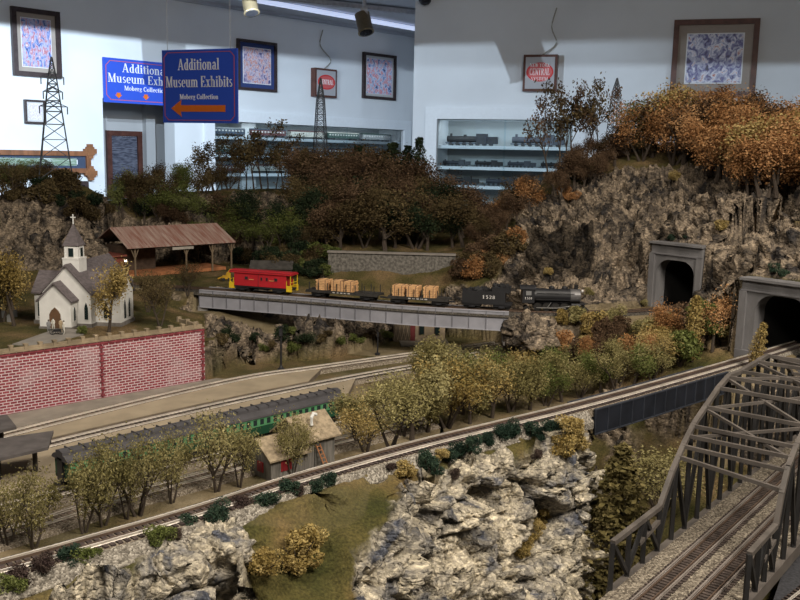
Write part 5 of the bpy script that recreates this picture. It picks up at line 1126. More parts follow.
def coach(L=.196):
    r = empty('passenger_coach'); mb = MB(); mb.box((0, 0, .0235), (L, .0335, .023)); mb.build('body', M_cgreen, r)
    mb = MB()
    for s in (-1, 1): mb.box((0, s * .0169, .0285), (L * .985, .0006, .0105))
    b = mb.build('window_band', M_clg, r)
    for s in (-1, 1):
        mb = MB()
        for k in range(17): mb.box((-L * .43 + k * L * .86 / 16, s * .0173, .0290), (.0055, .0006, .0072))
        mb.build('side_windows', M_cwin, r)
    prof = [(-.0185, .0345), (.0185, .0345), (.0178, .037), (.012, .0405), (.0085, .0412), (.008, .0445), (0, .0462), (-.008, .0445), (-.0085, .0412), (-.012, .0405), (-.0178, .037)]
    mb = MB(); mb.prism(prof, (-L / 2 - .003, 0, 0), Y3, Z3, X3, L + .006); mb.build('roof', M_cro, r)
    mb = MB()
    for k in range(12): mb.box((-L * .46 + k * L * .92 / 11, 0, .0448), (.0012, .018, .0035))
    mb.build('roof_ribs', M_cro, r)
    mb = MB(); mb.box((0, 0, .0105), (L * .4, .024, .006)); mb.box((0, 0, .0135), (L, .030, .003)); mb.build('underframe', M_blk, r)
    for s in (-1, 1):
        truck(r, s * L * .36, ax=3, wb=.034)
        mb = MB(); mb.box((s * (L / 2 + .004), 0, .009), (.012, .003, .003)); mb.box((s * (L / 2 + .001), 0, .024), (.004, .012, .026)); mb.build('vestibule', M_blk, r)
    return r
def on_path(path, px):
    i = min(range(len(path)), key=lambda k: abs(pxof(path[k])[0] - px)); p = path[i]; d = path[min(i + 3, len(path) - 1)] - path[max(i - 3, 0)]; return p.copy(), math.atan2(d.y, d.x)
c0 = coach(); p, rz = on_path(T3, 281); c0.location = (p.x, p.y, YZ + .0002); c0.rotation_euler = (0, 0, rz); tag(c0, 'green coach with dark ribbed roof behind the grey shack, last of the train', 'railway coach', 'green coaches in the yard')
c1 = copy_tree(c0); p2 = p - Vector((math.cos(rz), math.sin(rz), 0)) * .208; q, rz2 = on_path(T3, pxof(p2)[0]); c1.location = (q.x, q.y, YZ + .0002); c1.rotation_euler = (0, 0, rz2); c1['label'] = 'green coach with dark roof standing among the olive trees, second from its train end'
# ---- freight train on the grey bridge
M_red = mat('caboose_red', (.40, .018, .025), .45, var=.06, scale=20); M_yl = mat('caboose_yellow', (.62, .42, .02), .5, var=.06); M_fl = mat('flatcar_black', (.03, .028, .026), .6, var=.3); M_lum = mat('fresh_lumber', (.62, .36, .17), .8, var=.2, scale=160, stretch=(1, 3, 8)); M_lumd = mat('lumber_strap', (.12, .07, .05), .8)
def put(r, px, z=ZT + .0002): p, rz = on_path(A_PTS, px); r.location = (p.x, p.y, z); r.rotation_euler = (0, 0, rz); return r
r = put(empty('caboose'), 264.5); tag(r, 'bright red caboose with yellow end steps on the grey bridge', 'caboose'); L = .138
mb = MB(); mb.box((0, 0, .0265), (L * .84, .032, .027)); mb.build('body', M_red, r)
mb = MB(); mb.prism([(-.0185, .039), (.0185, .039), (.0185, .0405), (.010, .044), (-.010, .044), (-.0185, .0405)], (-L / 2, 0, 0), Y3, Z3, X3, L); mb.build('roof', M_red, r)
mb = MB()
for s in (-1, 1): mb.box((0, s * .0168, .0425), (L * .98, .0008, .0015))
mb.box((0, 0, .0445), (L * .95, .006, .001)); mb.build('running_board', mat('caboose_dark_red', (.25, .02, .025), .6), r)
mb = MB(); mb.box((-.003, 0, .0265), (.0015, .0335, .026)); mb.build('body_joint', mat('caboose_dark_red', (.25, .02, .025), .6), r)
for x in (-.030, .004, .016, .036):
    for s in (-1, 1):
        w_ = .0085 if abs(x) > .02 else .005; mb = MB(); mb.box((x, s * .0162, .029), (w_, .001, .0075)); f = mb.build('window_frame', mat('caboose_trim', (.30, .02, .03), .5), r); mb = MB(); mb.box((x, s * .0166, .029), (w_ * .7, .0008, .0055)); mb.build('window_pane', M_cwin, f)
for x in (-.019, .026): mb = MB(); glyph_text(mb, 'CNW', .0032, Vector((x, -.0163, .0265)), X3, Z3, -Y3, .0003, maxw=.012) if False else mb.box((x, -.0163, .0265), (.011, .0005, .0012)); mb.build('lettering', mat('gold_letter', (.6, .35, .12), .5), r)
mb = MB(); mb.box((0, 0, .0115), (L * .98, .030, .0035)); mb.box((0, 0, .0085), (L * .25, .020, .005)); mb.build('underframe', M_blk, r)
for s in (-1, 1):
    mb = MB()
    for t in (-1, 1): mb.box((s * L * .465, t * .0145, .0125), (.011, .004, .012)); mb.bar((s * L * .49, t * .0155, .010), (s * L * .49, t * .0155, .038), .0014); mb.bar((s * L * .43, t * .0162, .014), (s * L * .43, t * .0162, .028), .0011)
    mb.bar((s * L * .49, -.0155, .025), (s * L * .49, .0155, .025), .0011); mb.bar((s * L * .49, -.0155, .019), (s * L * .49, .0155, .019), .0011); mb.build('end_platform', M_yl, r); truck(r, s * L * .30, wb=.022)
def flatcar(px, L, label):
    r = put(empty('flatcar'), px); tag(r, label, 'flatcar', 'lumber flatcars of the freight train'); mb = MB(); mb.box((0, 0, .0135), (L, .032, .003)); mb.box((0, 0, .0105), (L * .9, .014, .004)); mb.build('deck', M_fl, r)
    for s in (-1, 1):
        truck(r, s * L * .34, wb=.020)
        mb = MB(); mb.box((0, s * .0163, .0128), (L, .001, .0052)); mb.build('side_sill', M_fl, r)
        mb = MB(); mb.box((s * (L / 2 + .004), 0, .009), (.010, .003, .003)); mb.build('coupler', M_blk, r)
        for k in range(8): mb = MB(); mb.box((-L * .45 + k * L * .9 / 7, s * .0168, .0215), (.0014, .0014, .018)); mb.build('stake', M_fl, r)
    mb = MB()
    for k in range(5): mb.box((-.016 + k * .008, -.0170, .0128), (.005, .0004, .0018))
    mb.build('lettering', mat('faded_white', (.45, .43, .4), .6), r)
    return r
flatcar(343, .152, 'long black flatcar next to the red caboose'); flatcar(417.5, .118, 'shorter black flatcar next to the tender')
def lumber(px, w, n, lab):
    r = put(empty('lumber_stack'), px, ZT + .0153); tag(r, lab, 'lumber', 'lumber stacks on the flatcars'); h = .0205; mb = MB(); rows = 6
    for j in range(rows):
        for i in range(5): mb.box((random.uniform(-.0008, .0008), -.0108 + i * .0054, h * (j + .5) / rows), (w, .0050, h / rows * .82))
    mb.build('planks', M_lum, r)
    for x in (-.3, .3): mb = MB(); mb.box((w * x, 0, h / 2), (.0009, .0275, h + .0008)); mb.build('strap', M_lumd, r)
for i, px_ in enumerate((323, 337.5, 352)): lumber(px_, .0245, 0, 'pale lumber stack, %s from the caboose on the long flatcar' % ORD[i])
for i, px_ in enumerate((400, 415.5, 431.5)): lumber(px_, .0235, 0, 'pale strapped lumber stack, %s from left on the shorter flatcar' % ORD[i])
M_loco = mat('loco_black', (.013, .013, .015), .5, var=.15, scale=30, spec=.5); M_smk = mat('smokebox_graphite', (.13, .125, .125), .4, metal=.3, var=.2); M_num = mat('loco_white', (.62, .6, .58), .5, var=0)
r = put(empty('tender'), 485); tag(r, 'black coal tender numbered in white behind the steam engine', 'tender'); L = .092
mb = MB(); mb.box((-.006, 0, .0225), (L - .012, .031, .023)); mb.box((L / 2 - .020, 0, .037), (.034, .029, .010)); mb.build('body', M_loco, r)
mb = MB(); mb.box((0, 0, .0105), (L, .030, .003)); mb.box((-L / 2 + .004, 0, .02), (.008, .03, .02)); mb.build('frame', M_blk, r)
mb = MB()
for k in range(60): mb.box((random.uniform(-.035, .036), random.uniform(-.012, .012), .035 + (.007 if random.random() < .5 else 0) * 0 + random.uniform(0, .003)), (.004, .004, .004), random.random() * 3)
for k in range(40): mb.box((random.uniform(.010, .038), random.uniform(-.012, .012), .043 + random.uniform(-.001, .002)), (.004, .004, .004), random.random() * 3)
mb.build('coal', mat('coal', (.03, .03, .032), .6, var=.4), r)
mb = MB(); glyph_text(mb, '1528', .0062, Vector((0.004, -.0157, .0235)), X3, Z3, -Y3, .0005, sx=1.25, sp=.1); mb.build('number', M_num, r)
for s in (-1, 1): truck(r, s * L * .30, wb=.022)
r = put(empty('steam_locomotive'), 549); tag(r, 'black steam locomotive with graphite smokebox heading for the tunnel', 'locomotive'); L = .122
mb = MB(); mb.cyl((0, 0, .0285), .0125, -.028, .040, 24, 'x'); mb.cyl((0, 0, .0285), .0135, -.030, -.005, 24, 'x', .0125); mb.build('boiler', M_loco, r, False)
mb = MB(); mb.cyl((0, 0, .0285), .0128, .038, .056, 24, 'x'); mb.cyl((0, 0, .0285), .0128, .056, .0585, 24, 'x', .006); mb.build('smokebox', M_smk, r)
mb = MB(); mb.box((-.040, 0, .0285), (.022, .031, .026)); mb.build('cab', M_loco, r); mb = MB(); mb.prism([(-.0175, .041), (.0175, .041), (.012, .0455), (0, .047), (-.012, .0455)], (-.056, 0, 0), Y3, Z3, X3, .030); mb.build('cab_roof', M_loco, r)
for s in (-1, 1): window(r, (-.040, s * .0156, .030), X3, Vector((0, s, 0)), .010, .008, M_loco, M_num if False else mat('cab_glass', (.18, .18, .18), .2), False)
mb = MB(); glyph_text(mb, '1528', .004, Vector((-.040, -.0158, .0245)), X3, Z3, -Y3, .0004, sx=1.1, sp=.1); mb.build('number', M_num, r)
mb = MB(); mb.lathe([(.0035, .038), (.0035, .047), (.0042, .0485)], 14, (.049, 0, 0)); mb.build('smokestack', M_loco, r)
for x in (.028, .004): mb = MB(); mb.lathe([(.0055, .038), (.0055, .0435), (.0035, .0458), (.0005, .0465)], 14, (x, 0, 0)); mb.build('dome', M_loco, r)
mb = MB(); mb.box((.015, .0155, .0225), (.082, .004, .001)); mb.box((.015, -.0155, .0225), (.082, .004, .001)); mb.bar((-.025, -.0135, .034), (.045, -.0135, .034), .0008); mb.build('running_board', M_blk, r)
for s in (-1, 1): mb = MB(); mb.cyl((.047, s * .0145, .012), .0045, -.008, .008, 14, 'x'); mb.build('cylinder', M_loco, r)
for k in range(4):
    x = -.022 + k * .0165; mb = MB()
    for s in (-1, 1): mb.cyl((x, s * .00825, .0078), .0078, -.0012, .0012, 22, 'y')
    mb.cyl((x, 0, .0078), .0013, -.01, .01, 6, 'y'); mb.build('driving_wheel', M_whl, r)
for s in (-1, 1): mb = MB(); mb.box((.0025, s * .0118, .0065), (.054, .0012, .0016)); mb.bar((.010, s * .0135, .0065), (.045, s * .0135, .012), .0012); mb.bar((-.005, s * .0135, .0065), (.002, s * .0135, .017), .0010); mb.build('side_rod', mat('rod_steel', (.35, .34, .33), .35, metal=.6), r)
for x in (.058, -.042): mb = MB(); [mb.cyl((x, s * .00825, .0045), .0045, -.0012, .0012, 16, 'y') for s in (-1, 1)]; mb.build('pilot_wheel', M_whl, r)
mb = MB(); mb.prism([(.062, .014), (.074, .003), (.062, .003)], (0, -.012, 0), X3, Z3, Y3, .024); mb.box((.060, 0, .015), (.010, .028, .003)); mb.build('pilot', M_blk, r)
mb = MB(); mb.box((-.022 + .025, 0, .0155), (.085, .010, .008)); mb.build('frame', M_blk, r)
mb = MB(); mb.cyl((.0595, 0, .0375), .0025, 0, .003, 12, 'x'); mb.build('headlight', M_num, r)
# ---- lattice transmission towers
M_lat = mat('tower_steel', (.075, .085, .10), .5, metal=.4, var=.1)
def tower(base, H, wb, wt, label, arms=(), n=9, m=M_lat, th=.0016):
    r = empty('lattice_tower', base, .35, label, 'transmission tower'); wf = lambda f: (wb + (wt - wb) * min(1, f / .82)) / 2 if f < .82 else wt / 2 * (1 - (f - .82) / .18 * .9)
    def cr(f): w = wf(f); return [Vector((sx * w, sy * w, f * H)) for sx, sy in ((-1, -1), (1, -1), (1, 1), (-1, 1))]
    mb = MB(); fs = [0]; 
    while fs[-1] < 1: fs.append(min(1, fs[-1] + max(.035, wf(fs[-1]) * 1.35 / H)))
    for c in range(4):
        for a, b in zip(fs[:-1], fs[1:]): mb.bar(cr(a)[c], cr(b)[c], th)
    mb.build('corner_legs', m, r); mb = MB()
    for a, b in zip(fs[:-1], fs[1:]):
        A, B = cr(a), cr(b)
        for c in range(4): d = (c + 1) % 4; mb.bar(A[c], B[d], th * .6); mb.bar(A[d], B[c], th * .6); mb.bar(B[c], B[d], th * .7)
    mb.build('cross_bracing', m, r)
    for f, wa in arms:
        mb = MB(); z = f * H
        for s in (-1, 1):
            for sy in (-1, 1): mb.bar((0, sy * wf(f), z), (s * wa, 0, z), th * .8); mb.bar((0, sy * wf(f), z + .012), (s * wa, 0, z), th * .6)
        a_ = mb.build('cross_arm', m, r)
        for s in (-1, 1): mb = MB(); mb.tube([(s * wa, 0, z), (s * wa, 0, z - .018)], .0014, 6); mb.build('insulator', m, a_)
    return r
def foot(px, py, Y, e=.004): p = D(px, py, Y); return Vector((p.x, p.y, drop(p.x, p.y) - e))
b = foot(56, 172, 2.25); H_ = (D(51, 57, 2.25).z - b.z); tower(b, H_, .078, .020, 'tall dark steel lattice tower on the left rocky hill', ((.60, .032), (.84, .026), (.72, .022)), th=.0022)
b = foot(320, 190, 2.75); tower(b, D(320, 78, 2.75).z - b.z, .05, .020, 'slim grey lattice tower in the middle against the long display case', (), th=.002)
b = foot(613, 152, 2.42); tower(b, D(613, 78, 2.42).z - b.z, .034, .016, 'small grey lattice tower on the right mountain behind the trees', (), th=.0016)
# ---- lamp and signal posts, fence bits
p = G(281, 370, ZY); r = empty('signal_mast', p, 0, 'tall black signal mast at the yard edge under the grey bridge', 'signal mast'); mb = MB(); mb.lathe([(.006, 0), (.006, .003), (.0035, .005), (.0018, .009), (.0016, .066), (.0016, .075)], 12); mb.build('mast', M_blk, r); mb = MB(); mb.box((0, -.002, .068), (.006, .005, .012)); mb.box((0, 0, .078), (.009, .004, .0015)); mb.build('signal_head', M_blk, r)
p = G(377.5, 355, ZY); r = empty('signal_mast', p, 0, 'thin short signal mast on the yard grass left of the small house', 'signal mast'); mb = MB(); mb.lathe([(.005, 0), (.005, .004), (.0014, .005), (.0012, .045)], 10); mb.build('mast', M_blk, r); mb = MB(); mb.box((0, 0, .040), (.004, .004, .008)); mb.build('signal_head', M_blk, r)
# boulder by the bridge end
# ============================================================ TREES AND SHRUBS
bpy.context.view_layer.update()
TB = [o for o in TERR if o.name != 'cliff_foreground']
def leaf_mat(name, c1, c2, c3, rnd=.22):
    m = bpy.data.materials.new(name); m.use_nodes = True; nt = m.node_tree; N = nt.nodes; L = nt.links; b = N['Principled BSDF']; b.inputs['Roughness'].default_value = .9; b.inputs['Specular IOR Level'].default_value = .05
    a = N.new('ShaderNodeAttribute'); a.attribute_name = 'leaf'; oi = N.new('ShaderNodeObjectInfo')
    ad = N.new('ShaderNodeMath'); ad.operation = 'MULTIPLY_ADD'; L.new(oi.outputs['Random'], ad.inputs[0]); ad.inputs[1].default_value = .45; L.new(a.outputs['Fac'], ad.inputs[2])
    sb = N.new('ShaderNodeMath'); sb.operation = 'SUBTRACT'; sb.inputs[1].default_value = .22; L.new(ad.outputs[0], sb.inputs[0])
    r = N.new('ShaderNodeValToRGB'); L.new(sb.outputs[0], r.inputs[0]); e = r.color_ramp.elements; e[0].position = .05; e[0].color = (*c1, 1); e[1].position = .95; e[1].color = (*c3, 1); q = e.new(.5); q.color = (*c2, 1)
    L.new(r.outputs[0], b.inputs['Base Color'])
    tr = N.new('ShaderNodeBsdfTranslucent'); L.new(r.outputs[0], tr.inputs[0]); mx = N.new('ShaderNodeMixShader'); mx.inputs[0].default_value = .2; L.new(b.outputs[0], mx.inputs[1]); L.new(tr.outputs[0], mx.inputs[2]); L.new(mx.outputs[0], N['Material Output'].inputs[0]); return m
LM_ = dict(conif=leaf_mat('conifer_olive', (.05, .042, .016), (.12, .098, .038), (.21, .17, .075)), olive=leaf_mat('olive_leaves', (.10, .088, .032), (.225, .195, .080), (.37, .325, .155)), green=leaf_mat('green_leaves', (.06, .075, .02), (.12, .14, .04), (.22, .24, .09)),
    rust=leaf_mat('rust_leaves', (.05, .030, .018), (.105, .066, .040), (.18, .118, .072)), brown=leaf_mat('brown_leaves', (.04, .028, .014), (.09, .065, .032), (.15, .115, .055)),
    orange=leaf_mat('orange_leaves', (.19, .090, .035), (.37, .19, .080), (.52, .31, .15)), gold=leaf_mat('gold_leaves', (.17, .12, .035), (.32, .235, .085), (.46, .36, .16)),
    dark=leaf_mat('dark_evergreen_leaves', (.010, .018, .010), (.022, .034, .018), (.045, .06, .030)), bushg=leaf_mat('deep_green_leaves', (.014, .028, .020), (.030, .052, .036), (.06, .09, .055)), plum=leaf_mat('plum_brown_leaves', (.035, .022, .022), (.07, .05, .042), (.12, .09, .07)))
M_bark = mat('bark', (.055, .042, .032), .95, var=.3, scale=120)
def leaves_mesh(name, centers, sizes, mt, seed, flatn=.0):
    g = np.random.default_rng(seed); C_ = np.asarray(centers); n = len(C_); S = np.asarray(sizes)[:, None]
    a = g.normal(size=(n, 3)); a /= np.linalg.norm(a, axis=1, keepdims=True); t = g.normal(size=(n, 3)); b = np.cross(a, t); b /= np.linalg.norm(b, axis=1, keepdims=True)
    V = np.stack([C_ - a * S, C_ + b * S * .55, C_ + a * S, C_ - b * S * .55], 1).reshape(-1, 3)
    me = bpy.data.meshes.new(name); me.vertices.add(4 * n); me.vertices.foreach_set('co', V.reshape(-1).astype(np.float32)); me.loops.add(4 * n); me.loops.foreach_set('vertex_index', np.arange(4 * n, dtype=np.int32)); me.polygons.add(n); me.polygons.foreach_set('loop_start', np.arange(0, 4 * n, 4, dtype=np.int32)); me.update(calc_edges=True)
    cl = vnoise(C_ / (np.ptp(C_[:, 2]) + 1e-6), 5, seed) * .7 + .5 + g.normal(0, .16, n); at_ = me.attributes.new('leaf', 'FLOAT', 'POINT'); at_.data.foreach_set('value', np.repeat(cl, 4).astype(np.float32)); me.materials.append(mt); me.validate()
    return me
def tree_parts(seed, kind, H=1.0):
    """returns (trunk builder, leaf centres, leaf sizes) for a tree one unit tall"""
    R_ = random.Random(seed); g = np.random.default_rng(seed); mb = MB(); tips = []
    def branch(p, d, l, r, lev):
        pts = [p]; rr = [r]; q = p
        for k in range(4): d = (d + Vector((R_.uniform(-1, 1), R_.uniform(-1, 1), R_.uniform(-.3, .8))) * .16).normalized(); q = q + d * l / 4; pts.append(q); rr.append(r * (1 - .17 * (k + 1)))
        mb.tube(pts, rr, 5 if lev else 7, False)
        if lev >= 2: tips.extend([pts[2], pts[3], pts[4]]); return
        if lev == 1: tips.extend([pts[2], pts[4]])
        for k in range(4 if lev else 5):
            f = R_.uniform(.28 if kind != 'thin' else .45, 1); i = min(3, int(f * 4)); st = pts[i].lerp(pts[i + 1], f * 4 - i); a = R_.uniform(0, 6.28); nd = (d * .8 + Vector((math.cos(a), math.sin(a), R_.uniform(-.1, .5))) * (.75 if kind != 'slim' else .4)).normalized(); branch(st, nd, l * R_.uniform(.45, .65), rr[i] * .6, lev + 1)
        tips.append(pts[4])
    if kind == 'multi':
        for k in range(3): a = 2.1 * k + R_.random(); branch(Vector((.03 * math.cos(a), .03 * math.sin(a), 0)), Vector((.32 * math.cos(a), .32 * math.sin(a), 1)).normalized(), .52, .020, 0)
    elif kind == 'round': branch(Vector((0, 0, 0)), Vector((R_.uniform(-.1, .1), R_.uniform(-.1, .1), 1)).normalized(), .55, .030, 0); branch(Vector((0, 0, .2)), Vector((R_.uniform(-.5, .5), R_.uniform(-.5, .5), 1)).normalized(), .42, .020, 0)
    elif kind == 'thin': branch(Vector((0, 0, 0)), Vector((R_.uniform(-.06, .06), R_.uniform(-.06, .06), 1)).normalized(), .66, .016, 0)
    T = np.array([tuple(t) for t in tips]) if tips else np.zeros((0, 3))
    if kind in ('multi', 'round', 'thin'):
        n = {'multi': 3500, 'round': 3600, 'thin': 700}[kind]; sp = {'multi': .050, 'round': .060, 'thin': .034}[kind]
        ids = g.integers(0, len(T), n); Cn = T[ids] + g.normal(0, sp, (n, 3)) * np.array([1, 1, 1.25]); zmin = {'multi': .20, 'round': .16, 'thin': .42}[kind]; Cn = Cn[Cn[:, 2] > zmin]
    elif kind == 'cone':
        n = 3600; z = .04 + .96 * g.random(n) ** 1.25; rad = .19 * (1 - z) ** .8 + .012; a = g.random(n) * 6.283; q = np.sqrt(g.random(n)) * (1 + .22 * np.sin(z * 60)); Cn = np.stack([rad * q * np.cos(a), rad * q * np.sin(a), z], -1); mb.tube([(0, 0, 0), (0, 0, .5), (0, 0, .95)], [.022, .014, .003], 7)
    elif kind == 'column':
        n = 3000; z = .05 + .95 * g.random(n); rad = .13 * np.sin(np.clip(z, .02, 1) ** .8 * 2.9) + .02; a = g.random(n) * 6.283; q = np.sqrt(g.random(n)) * (1 + .25 * np.sin(z * 40 + a * 2)); Cn = np.stack([rad * q * np.cos(a), rad * q * np.sin(a), z], -1); mb.tube([(0, 0, 0), (0, 0, .5), (0, 0, .95)], [.02, .014, .003], 7)
    elif kind == 'bush':
        n = 2600; Cn = []
        for k in range(9): a = R_.uniform(0, 6.28); rr = R_.uniform(0, .42); c = np.array([rr * math.cos(a), rr * math.sin(a), R_.uniform(.25, .62)]); v = g.normal(size=(n // 9, 3)); v /= np.linalg.norm(v, axis=1, keepdims=True); Cn.append(c + v * g.uniform(.5, 1, (n // 9, 1)) * np.array([.26, .26, .24]) * R_.uniform(.7, 1.2))
        Cn = np.concatenate(Cn); Cn = Cn[Cn[:, 2] > 0]
        for k in range(6): a = k * 1.05; mb.tube([(0, 0, -.05), (.15 * math.cos(a), .15 * math.sin(a), .25), (.32 * math.cos(a), .32 * math.sin(a), .55)], [.03, .02, .008], 5)
    zm = np.percentile(Cn[:, 2], 99.3); Cn = Cn / zm; mb.v = [tuple(c / zm for c in v) for v in mb.v]
    sz = {'multi': .017, 'round': .018, 'thin': .021, 'cone': .016, 'column': .018, 'bush': .050}[kind]
    return mb, Cn, g.uniform(.6, 1.35, len(Cn)) * sz
PROTO = {}
def plant(name, cat, kind, lm, v):
    k = (name, kind, lm, v)
    if k not in PROTO:
        mb, Cn, S = tree_parts(hash((kind, v)) % 9973 if False else 100 * ['multi', 'round', 'thin', 'cone', 'column', 'bush'].index(kind) + v, kind)
        r = empty(name); r['category'] = cat; mb.build('trunk' if kind != 'bush' else 'stems', M_bark, r)
        o = bpy.data.objects.new('foliage', leaves_mesh('foliage', Cn, S, LM_[lm], v * 7 + 3)); COL.objects.link(o); o.parent = r; PROTO[k] = [r, False]
    e = PROTO[k]
    if not e[1]: e[1] = True; return e[0]
    c = copy_tree(e[0]); return c
PLACED = []
def place(name, cat, kind, lm, loc, H, label, group=None, wide=1.0, v=None, tilt=0.0):
    v = random.randrange(3) if v is None else v; o = plant(name, cat, kind, lm, v); o.location = loc; o.scale = (H * wide, H * wide, H); o.rotation_euler = (tilt * random.uniform(-1, 1), tilt, random.uniform(0, 6.28)); tag(o, label, cat, group); PLACED.append(o); return o
def hgt(loc, ytop):
    px, py = pxof(loc); return max(.01, D(px, ytop, loc.y).z - loc.z)
# -- olive trees around the yard: base pixel on the yard plane and top pixel
OL = [((34, 549), 462, 1.15, 'olive'), ((8, 548), 470, 1.1, 'olive'), ((84, 534), 448, 1.0, 'olive'), ((103, 527), 440, 1.1, 'olive'), ((138, 517), 432, 1.1, 'olive'), ((127, 520), 452, .9, 'olive'), ((172, 504), 428, .9, 'olive'), ((216, 492), 412, 1.15, 'olive'), ((240, 488), 424, 1.0, 'olive'), ((292, 477), 412, .95, 'olive'), ((300, 473), 418, .8, 'olive')]
for k, (b, t, w, l) in enumerate(OL):
    p = G(*b, ZY - .001); place('olive_tree', 'tree', 'multi', l, p, hgt(p, t + (8 if b[0] < 90 else 2)), 'airy olive green tree in the front yard row, %s from the left edge' % (ORD + ['tenth', 'eleventh'])[k], 'olive trees along the foreground track', w * .74, k % 3)
random.seed(21)
CL = []
for b, t, l in (((366, 452), 398, 'gold'), ((356, 444), 392, 'olive'), ((391, 446), 378, 'olive'), ((412, 440), 366, 'olive'), ((401, 436), 374, 'olive'), ((428, 432), 372, 'olive'), ((447, 428), 358, 'gold'), ((470, 424), 372, 'olive'), ((462, 414), 352, 'olive'), ((492, 418), 362, 'gold'), ((510, 412), 360, 'olive'), ((530, 410), 356, 'olive'), ((546, 406), 362, 'green'), ((562, 402), 352, 'olive'), ((580, 398), 360, 'olive'), ((600, 392), 352, 'green'), ((616, 389), 348, 'olive'), ((634, 384), 344, 'green'), ((652, 380), 342, 'olive'), ((440, 402), 340, 'olive'), ((480, 398), 350, 'green'), ((500, 392), 348, 'olive'), ((520, 392), 350, 'gold'), ((545, 388), 346, 'green'), ((568, 384), 344, 'olive'), ((590, 380), 338, 'orange'), ((612, 374), 336, 'olive'), ((636, 368), 332, 'orange'), ((660, 372), 330, 'gold'), ((420, 388), 345, 'olive'), ((452, 384), 345, 'olive'), ((535, 376), 338, 'olive')): CL.append((b, t, l))
nm = {'olive': 'olive green', 'gold': 'yellowish', 'green': 'fresh green', 'orange': 'orange brown', 'rust': 'rust brown', 'brown': 'dull brown', 'dark': 'dark green'}
for k, (b, t, l) in enumerate(CL):
    h = hitpx(*b, objs=[o for o in TERR if o.name != 'cliff_foreground']); p = h[0] if h else G(*b, ZY)
    lowp = G(*b, ZY); p = lowp if lowp.y < p.y and b[0] < 560 else p; p.z = max(drop(p.x, p.y, [o for o in TERR if o.name != 'cliff_foreground']), .9) - .001
    place('leafy_tree', 'tree', ('multi', 'round')[k % 2], l, p, hgt(p, t), '%s tree in the dense grove between the two bridges' % nm[l], 'grove trees, %s' % nm[l], 1.15, k % 3)
def scatter(n, poly, hrange, opts, label, group, name='autumn_tree', cat='tree', ytop=None, seed=1, avoid=(), wide=1.0, mind=9):
    R_ = random.Random(seed); pts = []; xs = [p[0] for p in poly]; ys = [p[1] for p in poly]; tries = 0
    def inside(x, y):
        c = False; m = len(poly)
        for i in range(m):
            a, b = poly[i], poly[(i + 1) % m]
            if (a[1] > y) != (b[1] > y) and x < (b[0] - a[0]) * (y - a[1]) / (b[1] - a[1]) + a[0]: c = not c
        return c
    while len(pts) < n and tries < n * 60:
        tries += 1; x = R_.uniform(min(xs), max(xs)); y = R_.uniform(min(ys), max(ys))
        if not inside(x, y) or any(a[0] < x < a[2] and a[1] < y < a[3] for a in avoid) or any(abs(x - q[0]) < mind and abs(y - q[1]) < mind * .8 for q in pts): continue
        h = hitpx(x, y, TB)
        if not h or h[0].y > 3.05: continue
        pts.append((x, y)); kind, l = R_.choice(opts); p = h[0] - Z3 * .002
        place(name, cat, kind, l, p, R_.uniform(*hrange), label % nm.get(l, l), group % nm.get(l, l), wide * R_.uniform(.85, 1.2), R_.randrange(3))
    return pts
# rust coloured woods behind the freight train
scatter(46, [(300, 205), (340, 212), (470, 228), (470, 250), (330, 252), (300, 240)], (.10, .15), [('round', 'rust'), ('round', 'rust'), ('multi', 'brown'), ('round', 'brown'), ('round', 'dark')], '%s tree in the dim woods behind the freight train', '%s trees in the back woods', seed=3, wide=1.25, mind=8)
scatter(24, [(290, 196), (425, 204), (430, 218), (400, 222), (300, 208)], (.12, .18), [('round', 'rust'), ('multi', 'rust'), ('round', 'brown')], '%s tree on the back ridge before the display cases', '%s trees on the back ridge', seed=5, wide=1.2, mind=8)
scatter(16, [(465, 232), (520, 205), (545, 192), (530, 212), (480, 255)], (.05, .085), [('round', 'rust'), ('round', 'orange'), ('round', 'rust'), ('multi', 'brown')], '%s tree on the left flank of the right mountain', '%s trees on the mountain flank', seed=6, wide=1.15, mind=7)
scatter(26, [(120, 225), (200, 215), (300, 232), (320, 258), (240, 255), (130, 222)], (.06, .10), [('round', 'brown'), ('round', 'dark'), ('multi', 'green'), ('round', 'rust')], '%s tree on the dark slope above the open shed', '%s trees above the shed', seed=8, avoid=[(250, 196, 325, 226)], wide=1.3, mind=9)
scatter(14, [(120, 205), (150, 196), (180, 190), (230, 186), (232, 196), (125, 224)], (.07, .11), [('multi', 'brown'), ('round', 'green'), ('round', 'brown')], '%s tree on the mound behind the open shed', '%s trees on the mound', seed=9, wide=1.1, mind=9)
# skyline row of thin trees
for k, x in enumerate((203, 213, 222, 230, 238, 246, 254, 262, 268, 276, 284, 293, 304)):
    Y = 2.72 + .03 * (k % 3); p = D(x, 190, Y); p = Vector((p.x, p.y, drop(p.x, p.y) - .002)); place('thin_tree', 'tree', 'thin', 'brown', p, hgt(p, 146 - 6 * ((k * 5) % 3) - (14 if x in (254, 262) else 0)), 'thin bare looking brown tree in the skyline row before the left case', 'thin skyline trees', 1.0, k % 3)
for k, (x, t, w) in enumerate(((358, 146, 1.5), (392, 143, 1.5), (407, 146, 1.3), (418, 138, 1.0), (347, 160, 1.2))):
    Y = 2.62; p = D(x, 190, Y); p = Vector((p.x, p.y, drop(p.x, p.y) - .002)); place('cypress_tree', 'tree', 'column', 'dark', p, hgt(p, t), 'dark green columnar evergreen on the back ridge, %s from left of its group' % ['second', 'third', 'fourth', 'tallest', 'first'][k], 'dark evergreens', w * .8, k % 3)
